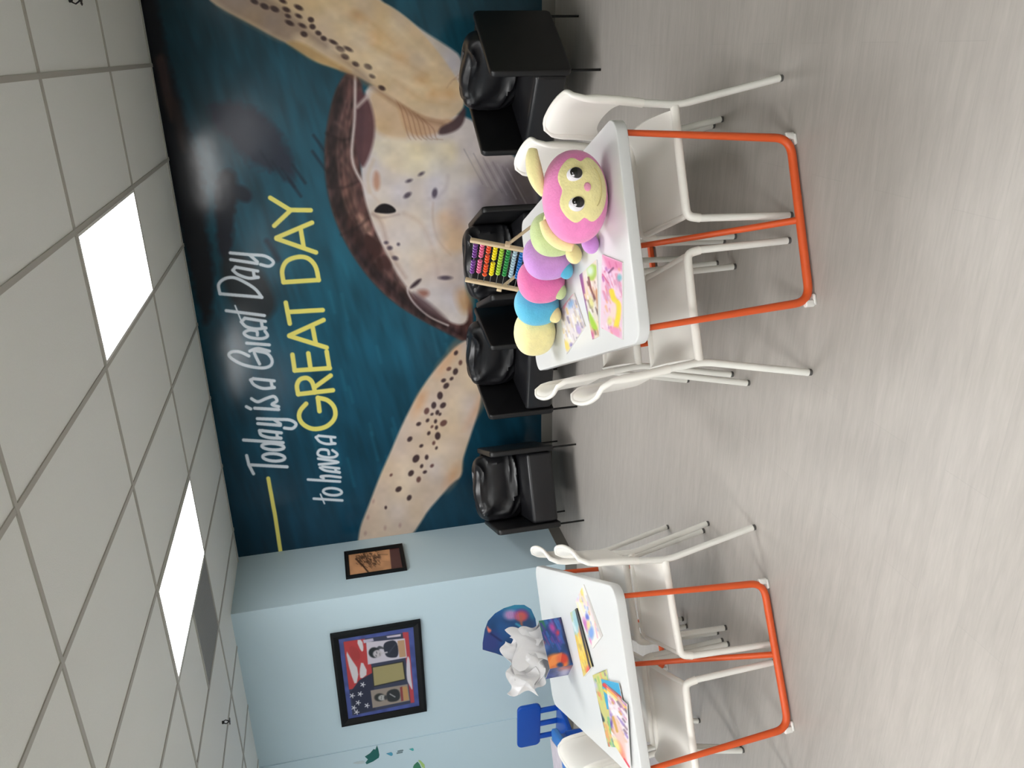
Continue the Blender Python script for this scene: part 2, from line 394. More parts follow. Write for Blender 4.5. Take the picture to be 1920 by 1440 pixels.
# ------------------------------------------------------------------ the turtle mural
def paint_mural(p):
    a, b = p.a, p.b
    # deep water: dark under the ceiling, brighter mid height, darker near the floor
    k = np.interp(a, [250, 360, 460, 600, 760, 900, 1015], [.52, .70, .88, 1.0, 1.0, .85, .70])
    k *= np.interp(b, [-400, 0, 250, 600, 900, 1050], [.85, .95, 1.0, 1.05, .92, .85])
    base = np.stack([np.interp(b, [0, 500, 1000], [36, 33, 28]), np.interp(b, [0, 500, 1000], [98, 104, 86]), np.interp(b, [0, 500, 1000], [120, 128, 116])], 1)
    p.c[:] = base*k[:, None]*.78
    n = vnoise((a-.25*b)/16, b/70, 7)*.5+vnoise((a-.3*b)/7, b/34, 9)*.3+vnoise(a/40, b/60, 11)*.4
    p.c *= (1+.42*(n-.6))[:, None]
    # dark rocks and shadows under the surface
    p.poly([(240, -60), (290, -20), (305, 60), (312, 105), (335, 170), (350, 240), (372, 300), (386, 370), (384, 430), (398, 480), (402, 560), (386, 620), (368, 560), (350, 480), (330, 400), (300, 250), (270, 80)], (18, 18, 24), 7, .93, wob=6)
    p.poly([(288, 108), (303, 98), (312, 112), (318, 150), (328, 200), (322, 240), (306, 190), (296, 140)], (70, 50, 48), 5, .75)
    p.poly([(318, 180), (335, 190), (345, 240), (350, 290), (336, 280), (325, 230)], (50, 34, 34), 6, .7)
    p.poly([(405, 320), (440, 318), (446, 350), (440, 400), (434, 470), (425, 500), (408, 470), (404, 400)], (24, 24, 34), 5, .9, wob=5)
    p.poly([(440, 345), (462, 350), (474, 366), (468, 380), (452, 378), (436, 366)], (16, 24, 38), 4, .9)
    p.poly([(385, 205), (420, 190), (470, 195), (515, 235), (540, 280), (556, 322), (540, 340), (520, 318), (490, 320), (462, 300), (430, 262), (400, 240)], (34, 36, 52), 9, .85, wob=10)
    for x, y in ((500, 300), (522, 318), (540, 332), (552, 350), (560, 325), (600, 270), (598, 300)): p.line([(x-12, y-16), (x+12, y+18)], (16, 30, 44), 4, 3, .8)
    p.poly([(412, 482), (450, 470), (488, 505), (516, 552), (518, 585), (486, 608), (440, 580), (416, 530)], (30, 34, 38), 7, .9)
    p.line([(500, 452), (512, 470), (520, 486)], (16, 34, 50), 9, 4, .8)
    for i in range(46):
        rs = np.random.RandomState(i); x = rs.uniform(560, 880); y = rs.uniform(560, 900); L = rs.uniform(20, 60)
        p.line([(x, y-L/2), (x+L*.25, y+L/2)], (52, 140, 165) if i % 2 else (18, 70, 98), 3, 4, .28)
    # carapace
    p.poly([(655, 128), (632, 160), (616, 215), (608, 280), (611, 340), (622, 395), (642, 445), (668, 490), (703, 535), (745, 573), (795, 603), (845, 628), (878, 645), (890, 600), (880, 550), (820, 540), (760, 490), (715, 430), (690, 370), (672, 300), (668, 220), (685, 160)], (92, 60, 56), 3)
    p.poly([(640, 150), (622, 200), (611, 270), (612, 340), (626, 400), (650, 455), (690, 515), (740, 566), (800, 600), (872, 640), (880, 630), (805, 585), (750, 548), (706, 500), (668, 440), (645, 380), (632, 310), (632, 230), (650, 165)], (44, 30, 32), 6, .85)
    for sft in (0, 9, 18):
        p.line(bez2([(648+sft, 190), (634+sft, 260), (636+sft, 330), (652+sft, 395), (684+sft, 455)]), (150, 112, 100), 2.2, 3, .35)
    p.poly([(645, 400), (668, 410), (700, 470), (726, 500), (716, 514), (680, 480), (655, 440)], (60, 34, 32), 6, .8)
    p.poly([(668, 400), (684, 405), (700, 440), (694, 450), (676, 425)], (165, 125, 105), 5, .6)
    sh = (p.c[:, 0] > p.c[:, 2]) & (a > 600)
    mo = .75*vnoise(a/11+b/50, b/19, 31)+.45*vnoise(a/5, b/11, 32)
    p.c[sh] *= (1+.75*(mo-.6))[sh][:, None]
    for q in ([(640, 300), (660, 330), (668, 380)], [(630, 230), (650, 250), (655, 300)], [(672, 420), (690, 450), (715, 470)], [(705, 490), (735, 520), (770, 545)]): p.line(bez2(q), (138, 100, 92), 3, 5, .5)
    for q in ([(612, 250), (640, 262), (662, 258)], [(616, 350), (644, 352), (672, 340)], [(640, 440), (668, 428), (690, 410)]): p.line(bez2(q), (34, 20, 22), 3, 4, .6)
    # under side, neck and shoulder
    p.poly([(682, 150), (740, 172), (800, 205), (870, 215), (905, 240), (960, 290), (1005, 330), (1012, 430), (960, 445), (885, 430), (872, 470), (872, 560), (880, 600), (862, 612), (828, 596), (790, 572), (748, 520), (722, 470), (700, 425), (682, 370), (676, 320), (682, 250)], (216, 203, 196), 3)
    p.poly([(690, 165), (745, 180), (760, 215), (770, 262), (740, 262), (706, 250), (696, 215)], (214, 178, 138), 6, .9)
    p.poly([(740, 175), (800, 205), (850, 222), (860, 235), (820, 252), (785, 258), (762, 250), (750, 215)], (206, 160, 118), 5, .9)
    for i in range(7):
        p.line(bez2([(738+i*9, 180+i*7), (752+i*10, 205+i*6), (764+i*9, 250+i*1.5), (770+i*10, 262)]), (150, 100, 72), 1.6, 1.6, .6)
    p.poly([(826, 236), (850, 228), (872, 196), (874, 215), (866, 238), (846, 250), (820, 254)], (84, 62, 64), 3, .95)
    p.poly([(690, 262), (735, 258), (790, 268), (840, 260), (860, 280), (850, 320), (800, 330), (745, 320), (705, 300)], (232, 216, 180), 9, .8)
    p.poly([(668, 165), (690, 180), (703, 222), (702, 262), (690, 300), (679, 318), (667, 290), (664, 230)], (96, 56, 60), 4, .95)
    p.line(bez2([(666, 143), (665, 220), (660, 295), (678, 340), (706, 374), (712, 380)]), (214, 196, 186), 5, 2.5, .95)
    p.line(bez2([(690, 180), (670, 200)]), (205, 185, 175), 7, 3, .8)
    p.poly([(702, 318), (712, 325), (713, 350), (706, 360), (698, 345)], (190, 130, 100), 4, .8)
    p.line(bez2([(700, 300), (690, 330), (693, 360)]), (215, 190, 160), 5, 4, .8)
    p.poly([(900, 290), (960, 300), (1010, 330), (1015, 440), (950, 430), (900, 420), (880, 360)], (164, 152, 158), 16, .9)
    p.poly([(950, 300), (1010, 330), (1015, 430), (980, 420), (950, 370)], (98, 86, 88), 14, .8)
    for i in range(11):
        p.line([(870+i*9, 280+i*4), (905+i*9, 345+i*4)], (205, 198, 200) if i % 2 else (120, 110, 118), 1.5, 1.6, .5)
    p.poly([(820, 395), (858, 400), (872, 430), (872, 470), (842, 480), (815, 440)], (216, 178, 142), 9, .85)
    p.line(bez2([(812, 380), (812, 415), (822, 450), (845, 478)]), (180, 140, 115), 2.5, 3, .6)
    p.poly([(848, 545), (872, 535), (886, 556), (884, 580), (866, 590)], (206, 156, 104), 8, .85)
    p.poly([(700, 395), (720, 400), (745, 450), (760, 520), (790, 560), (770, 550), (740, 505), (712, 440)], (225, 205, 190), 8, .7)
    for x, y, rx, ry, an, c_, al in ((770, 300, 40, 26, 20, (236, 222, 190), .7), (740, 300, 20, 30, 0, (230, 206, 170), .6), (846, 430, 26, 40, 0, (220, 184, 152), .6), (860, 400, 14, 30, 0, (186, 160, 160), .5),
                                  (780, 440, 50, 34, 0, (222, 208, 200), .6), (820, 500, 40, 30, 0, (224, 196, 176), .6), (850, 520, 24, 30, 0, (196, 176, 172), .6), (745, 420, 22, 26, 0, (226, 206, 190), .5), (790, 370, 40, 30, 0, (206, 196, 200), .5), (850, 330, 40, 30, 0, (212, 204, 202), .6)):
        p.ell(x, y, rx, ry, an, c_, 14, al)
    p.line(bez2([(758, 400), (790, 420), (812, 470), (822, 520)]), (196, 166, 150), 4, 6, .5)
    p.line(bez2([(806, 372), (822, 368), (836, 352), (840, 330)]), (176, 160, 164), 4, 5, .5)
    p.line(bez2([(700, 400), (716, 420), (730, 470), (760, 520)]), (170, 134, 120), 4, 5, .6)
    # markings of the head
    p.poly([(682, 436), (700, 444), (714, 460), (716, 476), (704, 484), (694, 472), (684, 462)], (66, 36, 33), 3, .95)
    p.poly([(706, 486), (716, 480), (722, 496), (716, 510), (706, 500)], (60, 34, 32), 3, .9)
    p.poly([(714, 476), (728, 482), (736, 500), (726, 508), (716, 496)], (78, 46, 44), 3, .95)
    p.poly([(699, 397), (710, 384), (722, 381), (736, 386), (745, 397), (730, 401), (713, 400)], (24, 17, 22), 1.6)
    p.line(bez2([(697, 402), (716, 408), (748, 402)]), (176, 150, 146), 3, 3, .7)
    for x, y, rx, ry, an in ((731, 465, 5, 4, 0), (741, 484, 6, 4, 20), (764, 366, 8, 4.5, -35), (790, 326, 6, 3, -30), (767, 339, 6, 3, -20), (724, 455, 4, 3, 0), (747, 458, 3, 3, 0), (835, 521, 12, 4, 0), (815, 362, 5, 9, 10)):
        p.ell(x, y, rx, ry, an, (72, 60, 76), 2, .85)
    p.poly([(768, 538), (782, 524), (792, 522), (784, 534), (770, 542)], (58, 42, 50), 2.5, .95)
    p.poly([(780, 545), (800, 542), (806, 552), (792, 560)], (150, 84, 66), 5, .8)
    p.line(bez2([(764, 540), (766, 552), (780, 572), (806, 594), (840, 610)]), (220, 205, 200), 3, 2, .9)
    p.poly([(770, 545), (795, 560), (830, 590), (845, 608), (805, 592), (778, 568)], (84, 58, 62), 5, .85)
    # right hand flipper
    p.poly([(690, -60), (712, 2), (735, 14), (762, 34), (800, 62), (842, 88), (868, 108), (874, 178), (862, 172), (838, 140), (808, 100), (770, 55), (700, 5), (640, -60)], (208, 196, 190), 3)
    p.poly([(300, -160), (340, -60), (392, 2), (428, 24), (470, 45), (518, 72), (540, 82), (556, 92), (590, 115), (628, 128), (668, 142), (702, 162), (742, 188), (782, 212), (820, 224), (848, 222), (868, 206), (872, 186), (858, 150), (836, 116), (806, 78), (772, 40), (735, 12), (690, -8), (640, -60), (520, -160)], (220, 190, 152), 2.5)
    p.poly([(300, -160), (392, 2), (470, 45), (540, 84), (556, 60), (600, 84), (660, 128), (700, 158), (668, 128), (600, 70), (520, 4), (470, -30), (400, -100)], (158, 132, 112), 9, .85)
    p.poly([(532, 78), (560, 76), (600, 100), (640, 124), (664, 140), (628, 128), (590, 116), (556, 94)], (196, 156, 96), 4, .85)
    for x, y in ((600, 20), (650, 10), (690, 60), (640, 60), (730, 90), (770, 130), (720, 130), (800, 150), (780, 185), (690, 105), (820, 190), (740, 50)):
        p.ell(x, y, 26, 15, 40, (238, 204, 150), 14, .55)
    for x, y in ((790, 150), (750, 110), (700, 70), (812, 176), (670, 30), (842, 176)):
        p.ell(x, y, 12, 9, 20, (212, 152, 96), 9, .5)
    for i in range(5): p.line(bez2([(838+i*7, 165-i*8), (848+i*6, 150-i*4), (862+i*3, 150+i*2)]), (180, 140, 120), 1.5, 1.6, .5)
    SP = [(515, 17), (537, 18), (560, 30), (583, 37), (543, 43), (567, 48), (570, 64), (597, 62), (625, 79), (647, 106), (667, 120), (698, 143), (496, 12), (477, 3), (492, -8), (586, 50), (560, 14), (530, 2), (505, -12), (607, 72), (653, 92), (690, 125), (716, 165), (540, 30), (638, 92)]
    for i, (x, y) in enumerate(SP): p.ell(x, y, 9-(i % 4), 5-(i % 3)*.7, 28, (66, 46, 44), 1.6, .92)
    p.line(bez2([(640, 130), (690, 158), (740, 192), (790, 222), (830, 232)]), (146, 104, 72), 7, 5, .55)
    for q in ([(600, -4), (640, 40), (700, 74)], [(650, 60), (700, 100), (752, 118)], [(690, 110), (742, 146), (800, 168)], [(620, 92), (660, 104), (700, 140)], [(730, 40), (770, 78), (812, 120)]): p.line(bez2(q), (246, 222, 180), 8, 8, .5)
    for q in ([(664, 22), (700, 46), (740, 84)], [(700, 84), (750, 112), (800, 140)], [(740, 150), (790, 186), (840, 196)]): p.line(bez2(q), (206, 160, 112), 5, 7, .5)
    # left hand flipper
    p.poly([(880, 634), (857, 647), (832, 674), (800, 712), (774, 756), (752, 800), (732, 848), (712, 892), (688, 956), (676, 985), (672, 1008), (664, 1060), (690, 1060), (730, 1040), (770, 1008), (792, 975), (802, 958), (827, 930), (848, 905), (866, 894), (867, 866), (872, 848), (884, 812), (902, 757), (905, 700), (896, 650)], (216, 190, 166), 2.5)
    for x, y, rx, ry in ((785, 762, 16, 6), (848, 895, 22, 9), (892, 770, 26, 6), (790, 745, 12, 6), (850, 660, 20, 8), (828, 690, 16, 8)):
        p.ell(x, y, rx, ry, 120, (222, 158, 108), 8, .6)
    for x, y, rx, ry in ((890, 700, 30, 16), (860, 760, 30, 18), (760, 900, 40, 22), (820, 860, 34, 18), (730, 960, 30, 24)):
        p.ell(x, y, rx, ry, 110, (228, 208, 188), 14, .6)
    Z = [(975, 785, 9), (1010, 730, 8), (1062, 650, 8), (1025, 635, 6), (1065, 545, 6), (940, 840, 8), (992, 840, 8), (900, 872, 8), (855, 945, 6), (905, 925, 5), (950, 930, 5), (995, 940, 9), (912, 997, 5), (962, 1012, 9), (805, 1030, 7), (940, 1052, 5), (870, 1068, 5), (840, 1140, 10), (900, 1132, 6), (930, 1180, 5), (872, 1182, 5), (890, 1215, 5), (812, 1222, 8), (855, 1257, 7), (742, 1312, 8), (802, 1360, 7), (670, 1415, 4), (700, 1232, 4), (960, 880, 6), (930, 890, 4), (975, 890, 4), (1090, 600, 6), (1040, 690, 5), (955, 1080, 4), (995, 700, 6), (930, 960, 4), (955, 965, 5)]
    for i, (x, y, r) in enumerate(Z): p.ell(500+x/3, 480+y/3, r*.80, r*.58, 95+(i*37) % 60, (104, 66, 62) if i % 4 == 3 else (62, 42, 46), 1.3, .9)
    for x, y in ((690, 970), (685, 1000), (700, 940), (722, 990), (750, 985)): p.ell(x, y, 4, 2.5, 100, (180, 140, 130), 2, .7)
    turtle = (p.c[:, 0] > p.c[:, 2]*.8)
    gn = .97+.07*(vnoise(a/26, b/20, 21)-.5)+.04*(vnoise(a/9, b/8, 22)-.5)
    g_ = p.c.mean(1, keepdims=True); p.c[turtle] = (p.c*.84+g_*.16)[turtle]*gn[turtle][:, None]
    warm = (vnoise(a/34, b/40, 23)-.5)*turtle; p.c[:, 0] *= 1+.03*warm; p.c[:, 2] *= 1-.10*warm
    # lettering
    Y = (226, 216, 112); Wt = (208, 216, 224)
    A = lambda q: [(360+x/6, 340+y/6) for x, y in q]
    B = lambda q: [(360+x/6, 560+y/6) for x, y in q]
    C = lambda q: [(440+x/6, 780+y/6) for x, y in q]
    def S(q, wd, col): p.line(q, col, wd, .75)
    yl = 8.6
    for q in (A([(880, 185), (1100, 320)]), A([(925, 500), (1110, 325)]), A([(1100, 322), (1335, 325)]),
              A([(950, 635), (1350, 465)]), A([(950, 645), (1395, 800)]), A([(1225, 550), (1255, 735)]),
              A([(1030, 1135), (1425, 1110)]), bez2(A([(1030, 1135), (1015, 1000), (1070, 895), (1200, 850), (1310, 870), (1390, 960), (1425, 1110)])),
              B([(1055, 45), (1100, 280)]), B([(1080, 150), (1470, 128)]),
              B([(1095, 415), (1480, 240)]), B([(1095, 420), (1515, 550)]), B([(1358, 325), (1390, 495)]),
              B([(1155, 808), (1550, 782)]), B([(1155, 808), (1130, 630)]), B([(1335, 795), (1308, 615)]), B([(1545, 780), (1515, 595)]),
              B([(1195, 1075), (1585, 1030)]), bez2(B([(1195, 1075), (1180, 980), (1215, 910), (1290, 892), (1345, 930), (1372, 1000), (1380, 1055)])), B([(1375, 1000), (1560, 865)]),
              bez2([(574, 757), (563, 770), (561, 783), (568, 795), (582, 803), (597, 804), (613, 799), (625, 788), (629, 775), (625, 761), (613, 750), (596, 746)]), [(596, 746), (599, 771)]):
        S(q, yl, Y)
    S([(503, 897), (516, 968), (528, 1048)], 7.5, Y)
    wl = 6.0
    def El(Tf, x, y, rx, ry, an=0):
        c, s_ = math.cos(math.radians(an)), math.sin(math.radians(an))
        return Tf([(x+rx*math.cos(k)*c-ry*math.sin(k)*s_, y+rx*math.cos(k)*s_+ry*math.sin(k)*c) for k in np.linspace(0, 2*math.pi, 20)])
    for q in (C([(135, 445), (160, 550), (212, 650)]), C([(185, 550), (590, 572)]), El(C, 440, 465, 125, 42, 4), C([(100, 270), (545, 300)]), El(C, 430, 345, 125, 36, 4),
              bez2(C([(280, 165), (300, 215), (400, 245), (520, 250)])), C([(310, 165), (525, 190)]), C([(260, 85), (515, 105), (515, 90), (450, 45)]), C([(280, 165), (312, 165)]), C([(915, 240), (945, 222)]), A([(460, 1000), (490, 965)]), B([(555, 260), (595, 220)]), B([(660, 915), (690, 900)]), B([(925, 1000), (900, 985), (890, 930)]), B([(830, 330), (790, 320), (780, 255)]), A([(745, 1080), (700, 1070), (690, 1005)]), C([(1180, 635), (1140, 620), (1130, 590)]), C([(1130, 310), (1090, 300), (1080, 238)]), C([(520, 250), (480, 240), (475, 190)]), bez2(C([(255, 30), (480, 38), (620, 45), (690, 90), (650, 140), (560, 135)])),
              B([(705, 1232), (975, 1248)]), B([(612, 1215), (660, 1240)]), bez2(B([(670, 1125), (740, 1160), (830, 1125), (920, 1100), (955, 1150), (900, 1190), (975, 1215)])),
              bez2(B([(660, 915), (700, 970), (800, 1010), (925, 1000)])), B([(690, 900), (925, 925)]),
              bez2(B([(640, 645), (540, 600), (450, 598), (415, 635), (470, 690), (600, 750), (780, 780), (880, 755), (900, 690), (850, 620), (760, 595), (700, 600), (760, 735)])),
              bez2(B([(650, 590), (740, 560), (870, 590)])), B([(615, 500), (870, 520)]),
              bez2(B([(735, 410), (725, 365), (640, 355), (585, 390), (650, 435), (780, 450), (850, 420), (820, 365)])),
              bez2(B([(555, 260), (610, 315), (720, 340), (830, 330)])), B([(595, 220), (825, 255)]), B([(385, 135), (815, 190)]),
              A([(315, 1265), (785, 1305)]), bez2(A([(315, 1265), (300, 1160), (370, 1095), (480, 1085), (620, 1150), (720, 1220), (785, 1305)])),
              bez2(A([(460, 1000), (520, 1050), (640, 1090), (745, 1080)])), A([(490, 965), (740, 1010)]), A([(435, 880), (735, 925), (735, 905), (650, 830)]),
              bez2(A([(430, 805), (650, 825), (820, 840), (915, 905), (870, 955), (770, 935)])),
              bez2(C([(915, 240), (960, 290), (1040, 315), (1130, 310)])), C([(945, 222), (1130, 240)]),
              bez2(C([(1060, 430), (1045, 385), (960, 380), (935, 430), (1000, 460), (1110, 465), (1155, 430), (1100, 385)])),
              bez2(C([(940, 480), (1165, 520), (950, 545)])), bez2(C([(960, 580), (1010, 610), (1090, 625), (1180, 635)])), C([(985, 570), (1175, 590)]),
              C([(825, 715), (1185, 738)]), bez2(C([(1000, 700), (970, 680), (1060, 675), (1190, 690)])), El(C, 1100, 852, 105, 40, 4), C([(890, 930), (1210, 950)])):
        S(q, wl if min(x_ for x_, _ in q) < 565 else 5.0, Wt)
    for q in (B([(485, 78), (550, 240)]), C([(965, 880), (1010, 985)]), ): S(q, 3, Wt)
def bez2(q): return [(v.x, v.y) for v in bez([(x, y, 0) for x, y in q], 5)]

mx0, mx1 = SEG_X+.001, 1.9
nu, nv = 1230, 590
X, Z = np.meshgrid(np.linspace(mx0, mx1, nu), np.linspace(.1, CEIL_Z+.01, nv), indexing='ij')
Wp = np.stack([X.ravel(), np.full(X.size, WALL_Y-.004), Z.ravel()], 1)
pa, pb = to_px(Wp)
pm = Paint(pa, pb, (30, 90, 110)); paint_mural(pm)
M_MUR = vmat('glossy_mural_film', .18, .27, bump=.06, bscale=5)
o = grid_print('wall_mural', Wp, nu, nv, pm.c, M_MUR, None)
tag(o, 'sea turtle underwater photo mural with GREAT DAY lettering covering the back wall', 'wall mural')

# ------------------------------------------------------------------ framed pictures
M_BLK = mat('black_lacquer_frame', (5, 6, 9), .5, spec=.25)
M_PRINT = vmat('printed_paper', .35, .4)
def frame_bars(w_, h_, bw, d, name='frame', parent=None, m=M_BLK):
    f = MB()
    prof = [(0, 0), (0, d), (bw*.35, d), (bw, d*.55), (bw, 0)]
    for k in range(4):
        hor = k % 2 == 0; L = (w_ if hor else h_)/2; off = (h_ if hor else w_)/2
        V = []
        for sgn in (-1, 1):
            for (i_, dd) in prof: V.append((sgn*(L-i_), -dd, off-i_))
        n = len(prof); Fc = [tuple(range(n)), tuple(reversed(range(n, 2*n)))]+[(i_, (i_+1) % n, n+(i_+1) % n, n+i_) for i_ in range(n)]
        f.add(V, Fc, Matrix.Rotation(k*math.pi/2, 4, 'Y'))
    return f.obj(name, m, parent, False)
# large frame on the blue wall
x0, x1, z0, z1 = -5.352, -4.366, 1.355, 2.090
o = thing('picture_frame', 'large black frame with a flag collage around two portraits, on the blue wall', 'framed picture', ((x0+x1)/2, LEFT_Y, (z0+z1)/2))
W_, H_ = x1-x0, z1-z0
frame_bars(W_, H_, .062, .028, 'frame', o)
def paint_flag(p):   # units: enlarged sketch, top of the picture is at small a
    p.c[:] = (72, 84, 148)
    n = vnoise(p.a/60, p.b/60, 2); p.c *= (1+.25*(n-.5))[:, None]
    p.poly([(265, 372), (985, 240), (1052, 1032), (370, 1200)], (58, 62, 84), 4, rnd=0)
    p.poly([(268, 372), (500, 330), (590, 700), (440, 880), (330, 900)], (186, 62, 64), 4, rnd=0)
    for q in ([(405, 350), (470, 340), (490, 450), (465, 480)], [(288, 450), (355, 560), (438, 680), (405, 870), (340, 700)], [(465, 560), (540, 710), (455, 785), (440, 700)]): p.poly(q, (212, 208, 212), 5, rnd=1)
    p.poly([(340, 520), (372, 580), (460, 560), (430, 440), (330, 400)], (160, 56, 56), 9, .6)
    p.poly([(920, 245), (985, 240), (1052, 1032), (1010, 1040), (975, 700)], (180, 66, 76), 4, rnd=0)
    p.poly([(965, 500), (1000, 520), (1010, 700), (1035, 900), (1005, 850), (960, 760)], (205, 200, 210), 5)
    p.poly([(740, 295), (900, 265), (900, 290), (750, 312)], (205, 195, 210), 4, rnd=0)
    p.poly([(480, 345), (590, 322), (600, 350), (490, 380)], (190, 185, 205), 4, rnd=0)
    p.poly([(345, 930), (440, 790), (590, 700), (620, 1130), (395, 1190)], (42, 44, 66), 5, rnd=0)
    for x, y in ((480, 840), (452, 948), (430, 1050), (528, 1080), (365, 970), (385, 1110), (415, 1160)):
        for k in range(5):
            an = k*2*math.pi/5; p.line([(x, y), (x+26*math.cos(an), y+26*math.sin(an))], (225, 225, 232), 9, 3)
    # upper portrait panel
    p.poly([(515, 368), (945, 310), (968, 520), (535, 612)], (204, 198, 210), 3, rnd=0)
    p.poly([(700, 400), (735, 350), (860, 328), (880, 515), (800, 530), (740, 520), (720, 480)], (44, 46, 60), 5)
    p.ell(605, 478, 62, 58, -10, (30, 34, 38), 7); p.poly([(600, 500), (640, 400), (700, 410), (720, 440), (660, 430)], (40, 44, 50), 6, .8)
    p.ell(640, 490, 50, 42, -10, (190, 184, 190), 7); p.line([(628, 468), (634, 484)], (70, 70, 78), 8, 4); p.line([(622, 505), (628, 518)], (70, 70, 78), 8, 4); p.line([(664, 482), (668, 508)], (100, 96, 100), 6, 4)
    p.line([(700, 480), (745, 470)], (196, 190, 198), 16, 6); p.line([(770, 470), (840, 380)], (86, 88, 100), 10, 6, .6)
    p.poly([(862, 340), (940, 328), (958, 510), (885, 522)], (186, 150, 116), 3, rnd=0)
    # middle gold panel
    p.poly([(575, 640), (930, 560), (958, 770), (598, 865)], (40, 38, 36), 4, rnd=0)
    p.poly([(588, 645), (918, 574), (944, 762), (606, 850)], (160, 150, 104), 4, rnd=0)
    # lower portrait panel
    p.poly([(565, 905), (975, 820), (1000, 1010), (590, 1108)], (150, 138, 128), 4, rnd=0)
    p.poly([(745, 900), (880, 868), (900, 1010), (770, 1040), (740, 990)], (44, 46, 48), 7); p.ell(665, 982, 58, 46, -10, (44, 46, 44), 8)
    p.ell(692, 985, 42, 32, -10, (176, 176, 174), 7); p.ell(732, 982, 18, 26, 0, (60, 60, 60), 7); p.line([(684, 972), (688, 980)], (60, 60, 60), 6, 4); p.line([(682, 994), (686, 1000)], (60, 60, 60), 6, 4)
    p.line([(780, 940), (835, 972)], (190, 190, 190), 10, 5)
    p.poly([(915, 850), (968, 845), (990, 1000), (935, 1015)], (184, 142, 92), 4, rnd=0)
    p.poly([(890, 860), (915, 850), (930, 1015), (905, 1020)], (140, 60, 60), 4, rnd=0)
Sk = [(255, 1325), (120, 295), (1120, 100), (1190, 1115)]     # sketch corners TL, TR, BR, BL
hw, hh = W_/2-.06, H_/2-.06; inn = lambda fx, fy: tuple(np.array(Sk[0])*(1-fx)*(1-fy)+np.array(Sk[1])*fx*(1-fy)+np.array(Sk[2])*fx*fy+np.array(Sk[3])*(1-fx)*fy)
ex, ey = .06/W_, .06/H_
painted('print', [(-hw, -.010, hh), (hw, -.010, hh), (hw, -.010, -hh), (-hw, -.010, -hh)], [inn(ex, ey), inn(1-ex, ey), inn(1-ex, 1-ey), inn(ex, 1-ey)], 200, 150, paint_flag, M_PRINT, o)
MB().box((-W_/2+.004, -.006, -H_/2+.004), (W_/2-.004, 0, H_/2-.004)).obj('backing', M_BLK, o, False)
# small frame on the return wall
yA, yB, zA, zB = 5.604, 5.972, 1.416, 1.920
o = thing('picture_frame', 'small black frame with a dark tree on tan, on the narrow wall beside the mural', 'framed picture', (SEG_X, (yA+yB)/2, (zA+zB)/2), math.pi/2)
W_, H_ = yB-yA, zB-zA
frame_bars(W_, H_, .034, .03, 'frame', o)
def paint_tree(p):
    n = vnoise(p.a/90, p.b/90, 4); p.c[:] = (204, 150, 108); p.c *= (1+.2*(n-.5))[:, None]
    p.poly([(1020, 300), (1300, 300), (1300, 800), (1070, 800)], (84, 48, 48), 8, rnd=0)
    p.line(bez2([(540, 560), (620, 640), (720, 760)]), (70, 46, 30), 22, 6); p.line([(560, 560), (1030, 600)], (160, 110, 76), 8, 6, .4)
    rs = np.random.RandomState(5)
    for i in range(150):
        x = rs.uniform(540, 880); h = 1-abs(x-700)/260; y = rs.normal(540, 60*h+20); an = rs.uniform(20, 70)
        L = rs.uniform(20, 60); p.line([(x, y), (x+L*math.cos(math.radians(an)), y+L*math.sin(math.radians(an)))], (72, 48, 32), 8, 4, .75)
    p.line([(870, 490), (1000, 490)], (120, 84, 56), 14, 8, .6)
Sk = [(395, 865), (370, 470), (1220, 345), (1290, 700)]
hw, hh = W_/2-.032, H_/2-.032; ex, ey = .032/W_, .032/H_
painted('print', [(-hw, -.010, hh), (hw, -.010, hh), (hw, -.010, -hh), (-hw, -.010, -hh)], [inn(ex, ey), inn(1-ex, ey), inn(1-ex, 1-ey), inn(ex, 1-ey)], 80, 110, paint_tree, M_PRINT, o)
MB().box((-W_/2+.004, -.006, -H_/2+.004), (W_/2-.004, 0, H_/2-.004)).obj('backing', M_BLK, o, False)

# decals on the far left wall
DY = LEFT_Y-.010
def decal(name, polys, label, cat, cols, names):
    """thin cut vinyl on the wall, outlines in metres on the wall plane"""
    c = np.mean([onplane(x, y, (0, DY, 0), (0, 1, 0)) for x, y in polys[0]], 0)
    o = thing(name, label, cat, (c[0], DY, c[2]), 0, None)
    for q, cl, nm in zip(polys, cols, names):
        pts = [onplane(x, y, (0, DY, 0), (0, 1, 0))-c for x, y in q]
        MB().prism([(w_[0], w_[2]) for w_ in pts], .0005, .0035, Matrix.Rotation(math.pi/2, 4, 'X')).obj(nm, mat('vinyl_'+'_'.join(map(str, cl)), cl, .5), o, False)
    return o
zz = lambda q: [(600+x/6, 1200+y/6) for x, y in q]
decal('wall_decal', [zz([(640, 1185), (655, 1225), (668, 1290), (662, 1320), (600, 1362), (525, 1395), (512, 1378), (540, 1340), (505, 1310), (560, 1275), (605, 1225), (622, 1235)]),
                     zz([(500, 1360), (470, 1358), (400, 1372), (372, 1385), (420, 1392), (505, 1385)])],
      'dark green fish decal on the pale blue wall beyond the flag collage', 'wall decal', [(22, 98, 92), (190, 205, 210)], ['body', 'tail'])
def drop(x, y, s_): return [(x-s_*1.5, y-s_*.2), (x-s_*.3, y-s_*.5), (x+s_*.5, y-s_*.75), (x+s_*1.1, y-s_*.4), (x+s_*1.2, y+s_*.3), (x+s_*.7, y+s_*.8), (x-s_*.2, y+s_*.5)]
decal('wall_decal', [drop(731, 1413.5, 4.5), drop(772, 1405, 3.2), zz([(870, 1245), (935, 1232), (938, 1246), (873, 1259)]), zz([(860, 1268), (928, 1255), (931, 1266), (863, 1280)])],
      'small decal of two blue drops with grey lettering below the fish decal', 'wall decal', [(80, 160, 190), (70, 170, 170), (120, 140, 148), (120, 140, 148)], ['drop', 'drop', 'lettering', 'lettering'])
